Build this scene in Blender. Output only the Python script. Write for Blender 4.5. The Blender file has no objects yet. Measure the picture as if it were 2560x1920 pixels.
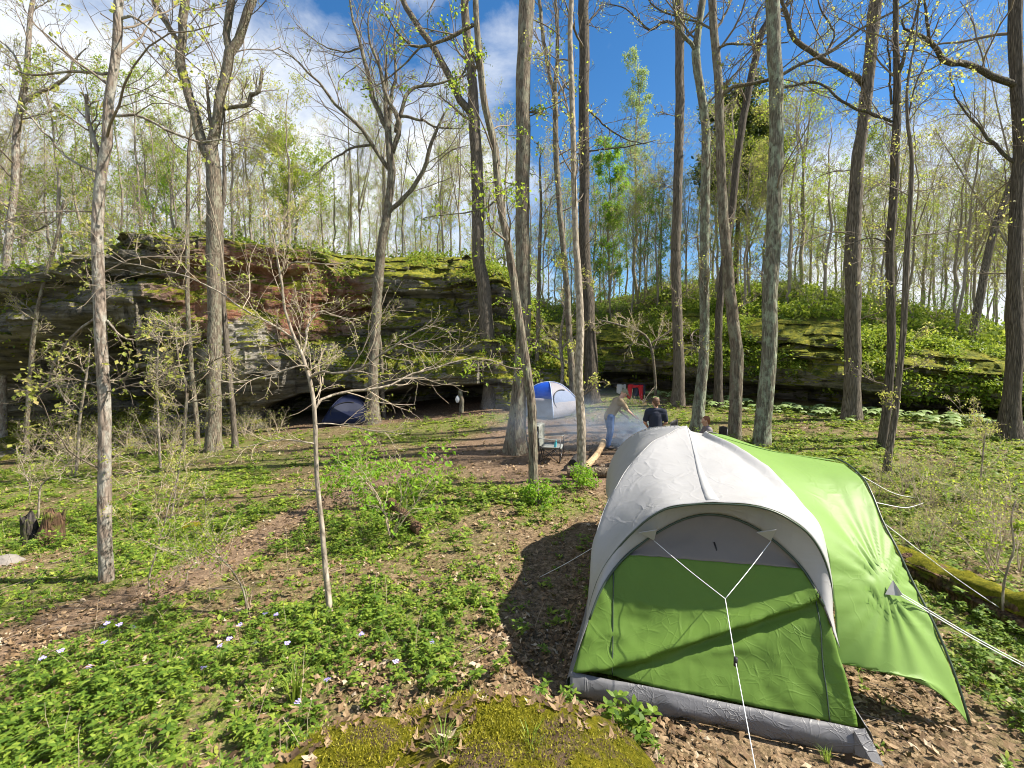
import bpy, math
import numpy as np
from mathutils import Vector

SC = bpy.context.scene
COL = SC.collection
RNG = np.random.default_rng(7)

# ------------------------------------------------------------------ camera, sky, sun, exposure
F_PX, CX, CY, PITCH = 1173.0, 1280.0, 960.0, math.radians(2.93)
CAM = np.array([0.0, 0.0, 2.9])
cam_data = bpy.data.cameras.new("camera")
cam_data.sensor_width = 36.0
cam_data.lens = 36.0 * F_PX / 2560.0
cam_data.clip_start, cam_data.clip_end = 0.05, 600.0
cam = bpy.data.objects.new("camera", cam_data)
COL.objects.link(cam)
cam.location = CAM
cam.rotation_euler = (math.pi / 2 - PITCH, 0, 0)
SC.camera = cam

SUN_DIR = Vector((0.66, -0.05, 0.74)).normalized()
SUN_EL = math.asin(SUN_DIR.z)
SUN_AZ = math.atan2(SUN_DIR.x, SUN_DIR.y)
sun_data = bpy.data.lights.new("sun", 'SUN')
sun_data.energy, sun_data.angle, sun_data.color = 5.0, math.radians(0.6), (1.0, 0.925, 0.81)
sun = bpy.data.objects.new("sun", sun_data)
COL.objects.link(sun)
sun.rotation_euler = SUN_DIR.to_track_quat('Z', 'Y').to_euler()

world = bpy.data.worlds.new("World")
SC.world = world
world.use_nodes = True
SC.view_settings.view_transform = 'Standard'
SC.view_settings.look = 'None'
SC.view_settings.exposure = 1.30
SC.view_settings.gamma = 1.0
SC.render.engine = 'CYCLES'
SC.cycles.use_denoising = True
SC.cycles.max_bounces = 5
SC.cycles.diffuse_bounces = 3
SC.cycles.use_adaptive_sampling = True
SC.cycles.adaptive_threshold = 0.018
SC.cycles.filter_width = 1.05
SC.cycles.transparent_max_bounces = 8
SC.cycles.volume_bounces = 1
SC.cycles.caustics_reflective = False
SC.cycles.caustics_refractive = False


class NT:
    """small helper to write node trees"""
    def __init__(self, tree):
        self.t = tree
        tree.nodes.clear()

    def n(self, typ, ins=None, **props):
        nd = self.t.nodes.new(typ)
        for k, v in props.items():
            setattr(nd, k, v)
        for k, v in (ins or {}).items():
            s = nd.inputs[k]
            if isinstance(v, bpy.types.NodeSocket):
                self.t.links.new(v, s)
            else:
                s.default_value = v
        return nd

    def ramp(self, fac, stops, interp='LINEAR'):
        nd = self.n('ShaderNodeValToRGB', {'Fac': fac})
        cr = nd.color_ramp
        cr.interpolation = interp
        while len(cr.elements) < len(stops):
            cr.elements.new(0.5)
        for e, (p, c) in zip(cr.elements, stops):
            e.position = p
            e.color = (*c, 1) if len(c) == 3 else c
        return nd.outputs['Color']

    def mix(self, fac, a, b, mode='MIX'):
        nd = self.n('ShaderNodeMix', data_type='RGBA', blend_type=mode)
        for key, v in ((0, fac), (6, a), (7, b)):
            if isinstance(v, bpy.types.NodeSocket):
                self.t.links.new(v, nd.inputs[key])
            else:
                nd.inputs[key].default_value = v if key == 0 else ((*v, 1) if len(v) == 3 else v)
        return nd.outputs[2]

    def math(self, op, a, b=0.0, clamp=False):
        nd = self.n('ShaderNodeMath', operation=op, use_clamp=clamp)
        for k, v in ((0, a), (1, b)):
            if isinstance(v, bpy.types.NodeSocket):
                self.t.links.new(v, nd.inputs[k])
            else:
                nd.inputs[k].default_value = v
        return nd.outputs[0]

    def noise(self, vec, scale, detail=4.0, rough=0.55, dist=0.0, out='Fac'):
        nd = self.n('ShaderNodeTexNoise', {'Scale': scale, 'Detail': detail, 'Roughness': rough, 'Distortion': dist})
        if vec is not None:
            self.t.links.new(vec, nd.inputs['Vector'])
        return nd.outputs[out]

    def map(self, vec, scale=(1, 1, 1), loc=(0, 0, 0), rot=(0, 0, 0)):
        return self.n('ShaderNodeMapping', {'Vector': vec, 'Scale': scale, 'Location': loc, 'Rotation': rot}).outputs[0]

    def link(self, a, b):
        self.t.links.new(a, b)


# sky: Nishita air with broken white cloud drawn on a flat cloud deck
W = NT(world.node_tree)
sky = W.n('ShaderNodeTexSky', sky_type='NISHITA', sun_disc=False, sun_elevation=SUN_EL, sun_rotation=SUN_AZ,
          altitude=300.0, air_density=1.0, dust_density=0.3, ozone_density=2.5)
deep = W.n('ShaderNodeHueSaturation', {'Hue': 0.5, 'Saturation': 1.3, 'Value': 1.1, 'Color': sky.outputs[0]}).outputs[0]
tc = W.n('ShaderNodeTexCoord')
sep = W.n('ShaderNodeSeparateXYZ', {0: tc.outputs['Generated']})
zc = W.math('ADD', W.math('MAXIMUM', sep.outputs[2], 0.0), 0.16)
deck = W.n('ShaderNodeCombineXYZ', {0: W.math('DIVIDE', sep.outputs[0], zc), 1: W.math('DIVIDE', sep.outputs[1], zc), 2: 3.7}).outputs[0]
puff = W.map(tc.outputs['Generated'], (1.0, 1.0, 1.5), (0.35, 0.1, 0.2))
big = W.noise(puff, 2.1, 2.0, 0.5)
fine = W.n('ShaderNodeMix', {0: 0.35, 2: W.noise(puff, 4.6, 8.0, 0.6, 0.25), 3: W.noise(deck, 1.7, 7.0, 0.62, 0.35)}).outputs[0]
west = W.math('MULTIPLY', W.math('SUBTRACT', W.math('MULTIPLY', W.math('ABSOLUTE', W.math('ADD', sep.outputs[0], -0.12)), 0.42), 0.12), 1.0)
low = W.math('MULTIPLY', W.math('SUBTRACT', 0.42, sep.outputs[2]), 0.22)
cov = W.math('ADD', W.math('ADD', W.math('ADD', W.math('MULTIPLY', big, 0.9), W.math('MULTIPLY', fine, 0.7)), west), low)
cmask = W.ramp(cov, [(0.73, (0, 0, 0)), (0.84, (0.6, 0.6, 0.6)), (0.94, (1, 1, 1))])
ccol = W.ramp(fine, [(0.3, (4.4, 5.0, 6.0)), (0.6, (6.9, 7.1, 7.3))])
bg = W.n('ShaderNodeBackground', {'Color': W.mix(cmask, deep, ccol), 'Strength': 0.066})
W.link(bg.outputs[0], W.n('ShaderNodeOutputWorld').inputs[0])


# ------------------------------------------------------------------ picture helpers (photo pixels to places)
CP, SP = math.cos(PITCH), math.sin(PITCH)

def ray(px, py):
    u, v = (px - CX) / F_PX, (py - CY) / F_PX
    return np.array([u, CP - v * SP, -SP - v * CP])

def at(px, py, y):
    d = ray(px, py)
    return CAM + d * (y / d[1])

def smooth(x, a, b):
    t = np.clip((np.asarray(x, float) - a) / (b - a), 0, 1)
    return t * t * (3 - 2 * t)

def _h(ix, iy, iz, seed):
    n = (ix.astype(np.int64) * 374761393 + iy.astype(np.int64) * 668265263 + iz.astype(np.int64) * 2147483647 + seed * 974634777) & 0xFFFFFFFF
    n = ((n ^ (n >> 13)) * 1274126177) & 0xFFFFFFFF
    n = ((n ^ (n >> 16)) * 2246822519) & 0xFFFFFFFF
    return ((n ^ (n >> 15)) & 0xFFFFFF) / float(0xFFFFFF)

def vnoise(x, y, z=0.0, seed=0):
    x, y, z = np.broadcast_arrays(np.asarray(x, float), np.asarray(y, float), np.asarray(z, float))
    ix, iy, iz = np.floor(x), np.floor(y), np.floor(z)
    fx, fy, fz = x - ix, y - iy, z - iz
    fx, fy, fz = fx * fx * (3 - 2 * fx), fy * fy * (3 - 2 * fy), fz * fz * (3 - 2 * fz)
    r = 0
    for a in (0, 1):
        for b in (0, 1):
            for c in (0, 1):
                w = (fx if a else 1 - fx) * (fy if b else 1 - fy) * (fz if c else 1 - fz)
                r = r + w * _h(ix + a, iy + b, iz + c, seed)
    return r * 2 - 1

def fbm(x, y, z=0.0, oct=4, seed=0):
    r, a, f = 0, 0.5, 1.0
    for o in range(oct):
        r = r + a * vnoise(np.asarray(x) * f, np.asarray(y) * f, np.asarray(z) * f, seed + o * 17)
        a *= 0.5
        f *= 2.03
    return r

def H(x, y):
    """height of the valley ground"""
    x, y = np.asarray(x, float), np.asarray(y, float)
    left = np.minimum(x, 0)
    z = 0.045 * np.clip(y - 8, 0, 40) + 0.010 * np.clip(y - 12, 0, 20)
    z = z + np.where(x < 0, 0.085 * np.maximum(left, -22) * smooth(y, 3, 12), 0.04 * np.minimum(x, 12) * smooth(y, 7, 12))
    z = z - 0.02 * smooth(-x, 2, 8) * smooth(9 - y, 0, 6)
    bank = 1.32 * smooth(3.7 - 0.06 * np.maximum(-x, 0) - y, 0.0, 2.6) * smooth(2.0 - x, 0.0, 1.5)
    z = z + bank
    n = 0.10 * fbm(x * 0.35, y * 0.35, 0, 3, 5) + 0.035 * fbm(x * 1.6, y * 1.6, 0, 3, 9)
    calm = 1 - 0.9 * (smooth(x, -0.2, 0.4) * smooth(4.2 - x, 0, .6) * smooth(y, 3.0, 3.4) * smooth(9.4 - y, 0, .5))
    return z + n * calm

def ground(px, py):
    d = ray(px, py)
    t = np.linspace(1.0, 45, 2500)
    p = CAM[None] + d[None] * t[:, None]
    below = p[:, 2] < H(p[:, 0], p[:, 1])
    i = int(np.argmax(below)) if below.any() else len(t) - 1
    q = p[i].copy()
    q[2] = float(H(q[0], q[1]))
    return q


# ------------------------------------------------------------------ object helpers
def mesh(name, verts, faces, mats=(), smooth_shade=True, mat_index=None):
    """faces: array (M,3)/(M,4) or a list of such arrays"""
    if isinstance(faces, np.ndarray):
        faces = [faces]
    faces = [np.asarray(f, dtype=np.int32) for f in faces if len(f)]
    verts = np.ascontiguousarray(verts, dtype=np.float32)
    me = bpy.data.meshes.new(name)
    me.vertices.add(len(verts))
    me.vertices.foreach_set("co", verts.ravel())
    tot = sum(len(f) for f in faces)
    loops = np.concatenate([f.ravel() for f in faces])
    sizes = np.concatenate([np.full(len(f), f.shape[1], dtype=np.int32) for f in faces])
    me.loops.add(len(loops))
    me.loops.foreach_set("vertex_index", loops)
    me.polygons.add(tot)
    me.polygons.foreach_set("loop_start", np.concatenate([[0], np.cumsum(sizes)[:-1]]).astype(np.int32))
    me.polygons.foreach_set("loop_total", sizes)
    me.polygons.foreach_set("use_smooth", np.full(tot, smooth_shade, dtype=bool))
    for m in (mats if isinstance(mats, (list, tuple)) else [mats]):
        me.materials.append(m)
    if mat_index is not None:
        me.polygons.foreach_set("material_index", np.asarray(mat_index, dtype=np.int32))
    me.update(calc_edges=True)
    return me

def link(name, data, parent=None, loc=None, rot=None, scale=None, **tags):
    o = bpy.data.objects.new(name, data)
    COL.objects.link(o)
    if parent is not None:
        o.parent = parent
    if loc is not None:
        o.location = loc
    if rot is not None:
        o.rotation_euler = rot
    if scale is not None:
        o.scale = scale
    for k, v in tags.items():
        if v is not None:
            o[k] = v
    return o

def thing(name, label, category, loc=(0, 0, 0), rotz=0.0, group=None):
    return link(name, None, None, loc, (0, 0, rotz), None, label=label, category=category, group=group)

def copy_tree(src, parent=None):
    c = src.copy()
    COL.objects.link(c)
    c.parent = parent
    for ch in src.children:
        copy_tree(ch, c)
    return c

class Bag:
    """collects pieces of one mesh"""
    def __init__(self):
        self.v, self.f, self.m, self.n = [], [], [], 0

    def add(self, v, f, mi=0):
        v, f = np.asarray(v, float), np.asarray(f, np.int64)
        if len(v) == 0 or len(f) == 0:
            return self
        self.v.append(v)
        self.f.append(f + self.n)
        self.m.append(np.full(len(f), mi))
        self.n += len(v)
        return self

    def build(self, name, mats, smooth_shade=True):
        q = [i for i, f in enumerate(self.f) if f.shape[1] == 4]
        t = [i for i, f in enumerate(self.f) if f.shape[1] == 3]
        fs, ms = [], []
        for g in (q, t):
            if g:
                fs.append(np.concatenate([self.f[i] for i in g]))
                ms += [self.m[i] for i in g]
        return mesh(name, np.concatenate(self.v), fs, mats, smooth_shade, np.concatenate(ms))

def unit(v, axis=-1):
    return v / np.maximum(np.linalg.norm(v, axis=axis, keepdims=True), 1e-9)

def tubes(P, R, sides=4, noise=0.0, seed=0, cap=False):
    """P (N,K,3) centre lines, R (N,K) radii -> verts, quads"""
    P, R = np.asarray(P, float), np.asarray(R, float)
    if P.ndim == 2:
        P, R = P[None], R[None]
    N, K, _ = P.shape
    T = np.empty_like(P)
    T[:, 1:-1] = P[:, 2:] - P[:, :-2]
    T[:, 0] = P[:, 1] - P[:, 0]
    T[:, -1] = P[:, -1] - P[:, -2]
    T = unit(T)
    mean = unit(P[:, -1] - P[:, 0])
    ref = np.where((np.abs(mean[:, 2:3]) > 0.75), np.array([[1.0, 0.02, 0.03]]), np.array([[0.02, 0.03, 1.0]]))
    U = unit(np.cross(T, ref[:, None, :]))
    V = np.cross(T, U)
    a = np.arange(sides) / sides * 2 * math.pi
    rr = np.repeat(R[:, :, None], sides, 2)
    if noise:
        rr = rr * (1 + noise * vnoise(np.cos(a)[None, None] * 1.6 + 5, np.sin(a)[None, None] * 1.6 + 9,
                                      np.arange(K)[None, :, None] * 0.5 + seed * 13.7, seed))
    v = P[:, :, None] + rr[..., None] * (np.cos(a)[None, None, :, None] * U[:, :, None] + np.sin(a)[None, None, :, None] * V[:, :, None])
    idx = np.arange(N * K * sides).reshape(N, K, sides)
    j = np.roll(idx, -1, axis=2)
    q = np.stack([idx[:, :-1], j[:, :-1], j[:, 1:], idx[:, 1:]], -1).reshape(-1, 4)
    v = v.reshape(-1, 3)
    if cap:
        n0 = len(v)
        v = np.concatenate([v, P[:, 0], P[:, -1]])
        c0, c1 = n0 + np.arange(N), n0 + N + np.arange(N)
        f0 = np.stack([np.repeat(c0[:, None], sides, 1), j[:, 0], idx[:, 0], idx[:, 0]], -1).reshape(-1, 4)
        f1 = np.stack([np.repeat(c1[:, None], sides, 1), idx[:, -1], j[:, -1], j[:, -1]], -1).reshape(-1, 4)
        return v, q, np.concatenate([f0[:, :3], f1[:, :3]])
    return v, q

def add_tube(bag, P, R, sides=8, mi=0, cap=True, noise=0.0, seed=0):
    P = np.asarray(P, float)
    R = np.full(len(P), R) if np.isscalar(R) else np.asarray(R, float)
    n = bag.n
    r = tubes(P, R, sides, noise, seed, cap)
    bag.add(r[0], r[1], mi)
    if cap:
        bag.f.append(np.asarray(r[2], np.int64) + n)
        bag.m.append(np.full(len(r[2]), mi))

def spline(pts, k):
    """Catmull-Rom through rows of pts, k samples"""
    pts = np.asarray(pts, float)
    if len(pts) == 2:
        t = np.linspace(0, 1, k)[:, None]
        return pts[:1] * (1 - t) + pts[1:] * t
    p = np.concatenate([2 * pts[:1] - pts[1:2], pts, 2 * pts[-1:] - pts[-2:-1]])
    d = np.concatenate([[0], np.cumsum(np.maximum(np.linalg.norm(np.diff(pts[:, :3], axis=0), axis=1), 1e-6))])
    s = np.linspace(0, d[-1], k)
    i = np.clip(np.searchsorted(d, s, side='right') - 1, 0, len(pts) - 2)
    t = ((s - d[i]) / (d[i + 1] - d[i]))[:, None]
    a, b, c, e = p[i], p[i + 1], p[i + 2], p[i + 3]
    return 0.5 * ((2 * b) + (-a + c) * t + (2 * a - 5 * b + 4 * c - e) * t ** 2 + (-a + 3 * b - 3 * c + e) * t ** 3)

def grid_faces(nu, nv, off=0):
    i = np.arange(nu * nv).reshape(nu, nv) + off
    return np.stack([i[:-1, :-1], i[1:, :-1], i[1:, 1:], i[:-1, 1:]], -1).reshape(-1, 4)

def box(c, s, rz=0.0):
    x = np.array([[i, j, k] for i in (-1, 1) for j in (-1, 1) for k in (-1, 1)], float) * np.asarray(s, float) / 2
    ca, sa = math.cos(rz), math.sin(rz)
    x = np.stack([x[:, 0] * ca - x[:, 1] * sa, x[:, 0] * sa + x[:, 1] * ca, x[:, 2]], 1) + np.asarray(c, float)
    return x, np.array([[0, 1, 3, 2], [4, 6, 7, 5], [0, 4, 5, 1], [2, 3, 7, 6], [0, 2, 6, 4], [1, 5, 7, 3]])


# ------------------------------------------------------------------ materials
def material(name):
    m = bpy.data.materials.new(name)
    m.use_nodes = True
    return m, NT(m.node_tree)

def finish(nt, shader, disp=None):
    nt.link(shader, nt.n('ShaderNodeOutputMaterial').inputs['Surface'])

def plain(name, col, rough=0.6, metal=0.0, vary=0.12, scale=9.0, bump=0.0):
    m, t = material(name)
    tcn = t.n('ShaderNodeTexCoord').outputs['Object']
    f = t.noise(tcn, scale, 4)
    c = t.mix(f, tuple(x * (1 - vary) for x in col), tuple(min(1, x * (1 + vary)) for x in col))
    ins = {'Base Color': c, 'Roughness': rough, 'Metallic': metal}
    if bump:
        ins['Normal'] = t.n('ShaderNodeBump', {'Strength': bump, 'Distance': 0.01, 'Height': f}).outputs[0]
    finish(t, t.n('ShaderNodeBsdfPrincipled', ins).outputs[0])
    return m

def leaf_mat(name, stops, trans=0.45, rough=0.55, gloss=0.3):
    m, t = material(name)
    r = t.n('ShaderNodeNewGeometry').outputs['Random Per Island']
    c = t.ramp(r, stops)
    d = t.n('ShaderNodeBsdfPrincipled', {'Base Color': c, 'Roughness': rough, 'Specular IOR Level': gloss})
    tr = t.n('ShaderNodeBsdfTranslucent', {'Color': t.mix(0.35, c, (0.5, 0.6, 0.05), 'SCREEN')})
    finish(t, t.n('ShaderNodeMixShader', {0: trans, 1: d.outputs[0], 2: tr.outputs[0]}).outputs[0])
    return m

def bark_mat(name, dark, light, zs=3.0, xs=22.0, lichen=None, moss=0.25, bump=1.0, rings=0.0):
    m, t = material(name)
    p = t.n('ShaderNodeNewGeometry').outputs['Position']
    st = t.map(p, (xs, xs, zs))
    n1 = t.noise(st, 1.0, 6, 0.65, 0.6)
    vor = t.n('ShaderNodeTexVoronoi', {'Vector': t.map(p, (xs * 1.2, xs * 1.2, zs * 1.1)), 'Scale': 1.0}, feature='DISTANCE_TO_EDGE').outputs['Distance']
    ridge = t.math('ADD', t.math('MULTIPLY', n1, 0.7), t.math('MULTIPLY', t.math('MINIMUM', vor, 0.35), 1.0))
    col = t.ramp(ridge, [(0.28, dark), (0.75, light)])
    blot = t.noise(p, 2.3, 3)
    col = t.mix(t.ramp(blot, [(0.4, (0, 0, 0)), (0.7, (0.55,) * 3)]), col, tuple(x * 0.55 for x in light))
    if lichen:
        l = t.noise(t.map(p, (3, 3, 1.6)), 2.2, 6, 0.7)
        col = t.mix(t.ramp(l, [(0.47, (0, 0, 0)), (0.60, (0.85,) * 3)]), col, lichen)
    if rings:
        rg = t.noise(t.map(p, (3, 3, 26)), 1.0, 2)
        col = t.mix(t.ramp(rg, [(0.66, (0, 0, 0)), (0.72, (rings,) * 3)]), col, dark)
    if moss:
        a = t.n('ShaderNodeAttribute', attribute_name='along').outputs['Fac']
        mo = t.math('SUBTRACT', t.math('ADD', t.noise(p, 6.0, 5, 0.7), t.math('MULTIPLY', a, -0.5)), 0.10)
        col = t.mix(t.ramp(mo, [(0.42, (0, 0, 0)), (0.56, (moss * 2.2,) * 3)]), col, (0.10, 0.12, 0.02))
    bp = t.n('ShaderNodeBump', {'Strength': bump, 'Distance': 0.05, 'Height': ridge}).outputs[0]
    finish(t, t.n('ShaderNodeBsdfPrincipled', {'Base Color': col, 'Roughness': 0.9, 'Normal': bp, 'Specular IOR Level': 0.15}).outputs[0])
    return m

M = {}
M['bark_brown'] = bark_mat('bark_brown', (0.040, 0.033, 0.025), (0.28, 0.24, 0.19), 2.2, 26, moss=0.22)
M['bark_grey'] = bark_mat('bark_grey', (0.045, 0.037, 0.027), (0.30, 0.245, 0.185), 2.6, 24, lichen=(0.25, 0.245, 0.18), moss=0.2)
M['bark_lichen'] = bark_mat('bark_lichen', (0.06, 0.055, 0.04), (0.27, 0.25, 0.19), 2.6, 22, lichen=(0.30, 0.345, 0.25), moss=0.3)
M['bark_pale'] = bark_mat('bark_pale', (0.14, 0.115, 0.085), (0.46, 0.40, 0.32), 5.0, 12, moss=0.1, bump=0.4, rings=0.5)
M['bark_maple'] = bark_mat('bark_maple', (0.09, 0.07, 0.055), (0.36, 0.295, 0.24), 4.0, 15, lichen=(0.34, 0.335, 0.29), moss=0.12, bump=0.6, rings=0.6)
M['bark_dark'] = bark_mat('bark_dark', (0.028, 0.024, 0.019), (0.20, 0.17, 0.135), 2.2, 26, moss=0.3)
M['twig'] = plain('twig', (0.17, 0.135, 0.10), 0.85, vary=0.3, scale=3)
M['twig_pale'] = plain('twig_pale', (0.38, 0.31, 0.225), 0.8, vary=0.25, scale=3)
M['twig_far'] = plain('twig_far', (0.30, 0.25, 0.185), 0.9, vary=0.35, scale=1.2)
M['bark_far'] = plain('bark_far', (0.25, 0.215, 0.17), 0.9, vary=0.4, scale=2.0)
M['leaf_spring'] = leaf_mat('leaf_spring', [(0.0, (0.13, 0.23, 0.02)), (0.5, (0.24, 0.35, 0.03)), (1.0, (0.38, 0.43, 0.06))], 0.55)
M['leaf_yellow'] = leaf_mat('leaf_yellow', [(0.0, (0.26, 0.32, 0.06)), (0.6, (0.42, 0.43, 0.10)), (1.0, (0.44, 0.35, 0.15))], 0.55)
M['leaf_bright'] = leaf_mat('leaf_bright', [(0.0, (0.10, 0.26, 0.015)), (0.5, (0.17, 0.36, 0.02)), (1.0, (0.28, 0.45, 0.04))], 0.5)
M['leaf_cover'] = leaf_mat('leaf_cover', [(0.0, (0.06, 0.12, 0.012)), (0.4, (0.13, 0.21, 0.018)), (0.75, (0.24, 0.32, 0.03)), (1.0, (0.36, 0.40, 0.07))], 0.4)
M['leaf_deep'] = leaf_mat('leaf_deep', [(0.0, (0.045, 0.10, 0.012)), (0.5, (0.11, 0.19, 0.020)), (1.0, (0.25, 0.33, 0.045))], 0.35)
M['leaf_dark'] = leaf_mat('leaf_dark', [(0.0, (0.012, 0.03, 0.01)), (0.6, (0.03, 0.06, 0.015)), (1.0, (0.07, 0.11, 0.02))], 0.2)
M['leaf_pale'] = leaf_mat('leaf_pale', [(0.0, (0.20, 0.31, 0.10)), (1.0, (0.36, 0.45, 0.20))], 0.35)
M['litter'] = leaf_mat('litter', [(0.0, (0.05, 0.03, 0.016)), (0.35, (0.13, 0.08, 0.042)), (0.65, (0.23, 0.15, 0.08)), (0.9, (0.34, 0.245, 0.145)), (1.0, (0.46, 0.38, 0.28))], 0.15, 0.7, 0.25)
M['grass'] = leaf_mat('grass', [(0.0, (0.07, 0.17, 0.015)), (0.6, (0.15, 0.28, 0.03)), (1.0, (0.30, 0.36, 0.09))], 0.4)

# ------------------------------------------------------------------ valley ground
def graded(lo, hi, c, fine, ratio):
    out = [c]
    s = fine
    x = c
    while x < hi:
        x += s
        out.append(x)
        s *= ratio
    s, x = fine, c
    while x > lo:
        x -= s
        out.insert(0, x)
        s *= ratio
    return np.array(out)

def path_dist(x, y):
    """distance to the middle of the footpath that climbs out of the lower left corner"""
    best = np.full(np.broadcast(x, y).shape, 99.0)
    for (x0, y0), (x1, y1) in zip(PATH[:-1], PATH[1:]):
        dx, dy = x1 - x0, y1 - y0
        t = np.clip(((x - x0) * dx + (y - y0) * dy) / (dx * dx + dy * dy), 0, 1)
        best = np.minimum(best, np.hypot(x - x0 - t * dx, y - y0 - t * dy))
    return best

PATH = [tuple(ground(*p)[:2]) for p in ((-60, 1640), (120, 1570), (320, 1500), (520, 1420), (700, 1310), (860, 1235), (1080, 1165), (1230, 1110))]

def bare(x, y):
    """1 where the soil and dead leaves lie open, 0 where plants cover them"""
    x, y = np.asarray(x, float), np.asarray(y, float)
    b = smooth(0.80 - path_dist(x, y) + 0.25 * fbm(x * 1.1, y * 1.1, 0, 2, 3), 0, 0.5)
    camp = np.hypot((x - 1.6) / 4.2, (y - 14.0) / 4.6)
    b = np.maximum(b, smooth(1.25 - camp + 0.35 * fbm(x * .5, y * .5, 0, 3, 31), 0.1, 0.55))
    tent = np.hypot((x - 1.9) / 2.6, (y - 5.6) / 4.0)
    b = np.maximum(b, 0.9 * smooth(1.2 - tent + 0.3 * fbm(x * .9, y * .9, 0, 3, 33), 0.05, 0.5))
    cave = smooth(y, 19.4, 20.4) * smooth(2 - x, 0, 2) * smooth(x + 12, 0, 2)
    b = np.maximum(b, cave)
    patch = smooth(fbm(x * 0.8 + 11, y * 0.8, 0, 4, 41), 0.06, 0.28)
    return np.maximum(b, 0.7 * patch)

gx = graded(-75, 75, 0.0, 0.09, 1.016)
gy = graded(-25, 45, 3.4, 0.08, 1.016)
GX, GY = np.meshgrid(gx, gy, indexing='ij')
GZ = H(GX, GY)
M['ground'], t = material('leaf_mould')
pos = t.n('ShaderNodeNewGeometry').outputs['Position']
fleck = t.n('ShaderNodeTexVoronoi', {'Vector': t.map(pos, (1, 1, 0.4)), 'Scale': 21.0, 'Randomness': 1.0})
fl2 = t.n('ShaderNodeTexVoronoi', {'Vector': t.map(pos, (1, 1, 0.4), (3, 2, 0)), 'Scale': 47.0})
tone = t.n('ShaderNodeSeparateColor', {0: fleck.outputs['Color']}).outputs[0]
col = t.ramp(tone, [(0.0, (0.045, 0.028, 0.017)), (0.4, (0.11, 0.07, 0.042)), (0.75, (0.21, 0.14, 0.085)), (1.0, (0.33, 0.24, 0.155))])
col = t.mix(0.5, col, t.ramp(t.n('ShaderNodeSeparateColor', {0: fl2.outputs['Color']}).outputs[1], [(0, (0.04, 0.026, 0.016)), (1, (0.27, 0.185, 0.115))]))
dirt = t.ramp(t.noise(pos, 9.0, 6, 0.7), [(0.3, (0.085, 0.057, 0.038)), (0.7, (0.25, 0.175, 0.115))])
bareA = t.n('ShaderNodeAttribute', attribute_name='worn').outputs['Fac']
col = t.mix(t.math('MULTIPLY', bareA, 0.7), col, dirt)
green = t.ramp(t.noise(pos, 13.0, 5, 0.7), [(0.36, (0, 0, 0)), (0.56, (0.85,) * 3)])
green = t.math('MULTIPLY', green, t.math('SUBTRACT', 1.0, t.n('ShaderNodeAttribute', attribute_name='bare').outputs['Fac']))
col = t.mix(green, col, t.ramp(t.noise(pos, 30, 3), [(0.3, (0.05, 0.09, 0.012)), (0.7, (0.17, 0.22, 0.03))]))
hgt = t.math('ADD', t.math('MULTIPLY', tone, 0.6), t.noise(pos, 30, 4))
bp = t.n('ShaderNodeBump', {'Strength': 0.9, 'Distance': 0.03, 'Height': hgt}).outputs[0]
finish(t, t.n('ShaderNodeBsdfPrincipled', {'Base Color': col, 'Roughness': 0.92, 'Normal': bp, 'Specular IOR Level': 0.15}).outputs[0])

gm = mesh('ground', np.stack([GX, GY, GZ], -1).reshape(-1, 3), grid_faces(len(gx), len(gy)), M['ground'])
for nm, arr in (('bare', bare(GX, GY)), ('worn', smooth(1.15 - np.hypot((GX - 1.4) / 3.6, (GY - 14.0) / 4.0), 0, 0.5) + 0.8 * smooth(0.55 - path_dist(GX, GY), 0, 0.3))):
    gm.attributes.new(nm, 'FLOAT', 'POINT').data.foreach_set('value', np.clip(arr, 0, 1).astype(np.float32).ravel())
link('ground', gm, kind='structure', label='sloping woodland floor of dead leaves, soil and low green plants')

# ------------------------------------------------------------------ sandstone cliffs and the wooded hill behind
LINE = np.array([(-46, 11), (-34, 15.5), (-25, 17.6), (-19, 18.8), (-14.6, 19.6), (-12.3, 20.5), (-9.0, 22.0), (-6.5, 22.3), (-3, 22.0), (-0.5, 21.7), (1.8, 22.3),
                 (3.4, 23.6), (4.6, 25.6), (5.6, 26.2), (6.8, 24.6), (8.6, 22.0), (11.0, 19.2), (13.6, 17.2), (16.6, 15.4), (20, 13.4), (27, 10.5), (38, 7)], float)
TOPZ = [(-46, 5.2), (-25, 5.6), (-19, 7.0), (-15.5, 8.2), (-8, 8.35), (-3, 8.6), (-0.5, 7.9), (1.8, 6.6), (3.4, 5.7), (4.6, 5.2), (5.6, 5.2), (6.8, 5.3),
        (8.6, 5.2), (11, 4.8), (13.6, 4.4), (16.6, 3.5), (20, 2.6), (27, 2.0), (38, 1.8)]
line = spline(LINE, 1700)
seg = np.concatenate([[0], np.cumsum(np.linalg.norm(np.diff(line, axis=0), axis=1))])
keep = []
s = 0.0
while s < seg[-1]:
    keep.append(s)
    xx = np.interp(s, seg, line[:, 0])
    s += 0.065 if -24 < xx < 19 else 0.5
keep = np.array(keep)
lx, ly = np.interp(keep, seg, line[:, 0]), np.interp(keep, seg, line[:, 1])
tx, ty = np.gradient(lx, keep), np.gradient(ly, keep)
k9 = np.ones(41) / 41
tx = np.convolve(np.pad(tx, 20, 'edge'), k9, 'valid')
ty = np.convolve(np.pad(ty, 20, 'edge'), k9, 'valid')
nl = np.hypot(tx, ty)
nx, ny = ty / nl, -tx / nl                      # outward, towards the camp
topz = np.interp(lx, [p[0] for p in TOPZ], [p[1] for p in TOPZ])
topz = topz + 0.35 * fbm(keep * 0.35, 0.0, 0, 3, 77)
NS, NTT = len(keep), 150
tt = np.concatenate([np.linspace(0, 0.86, 122), np.linspace(0.867, 1.0, 28)])

def prof(pairs):
    return np.interp(tt, [p[0] for p in pairs], [p[1] for p in pairs])

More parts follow.
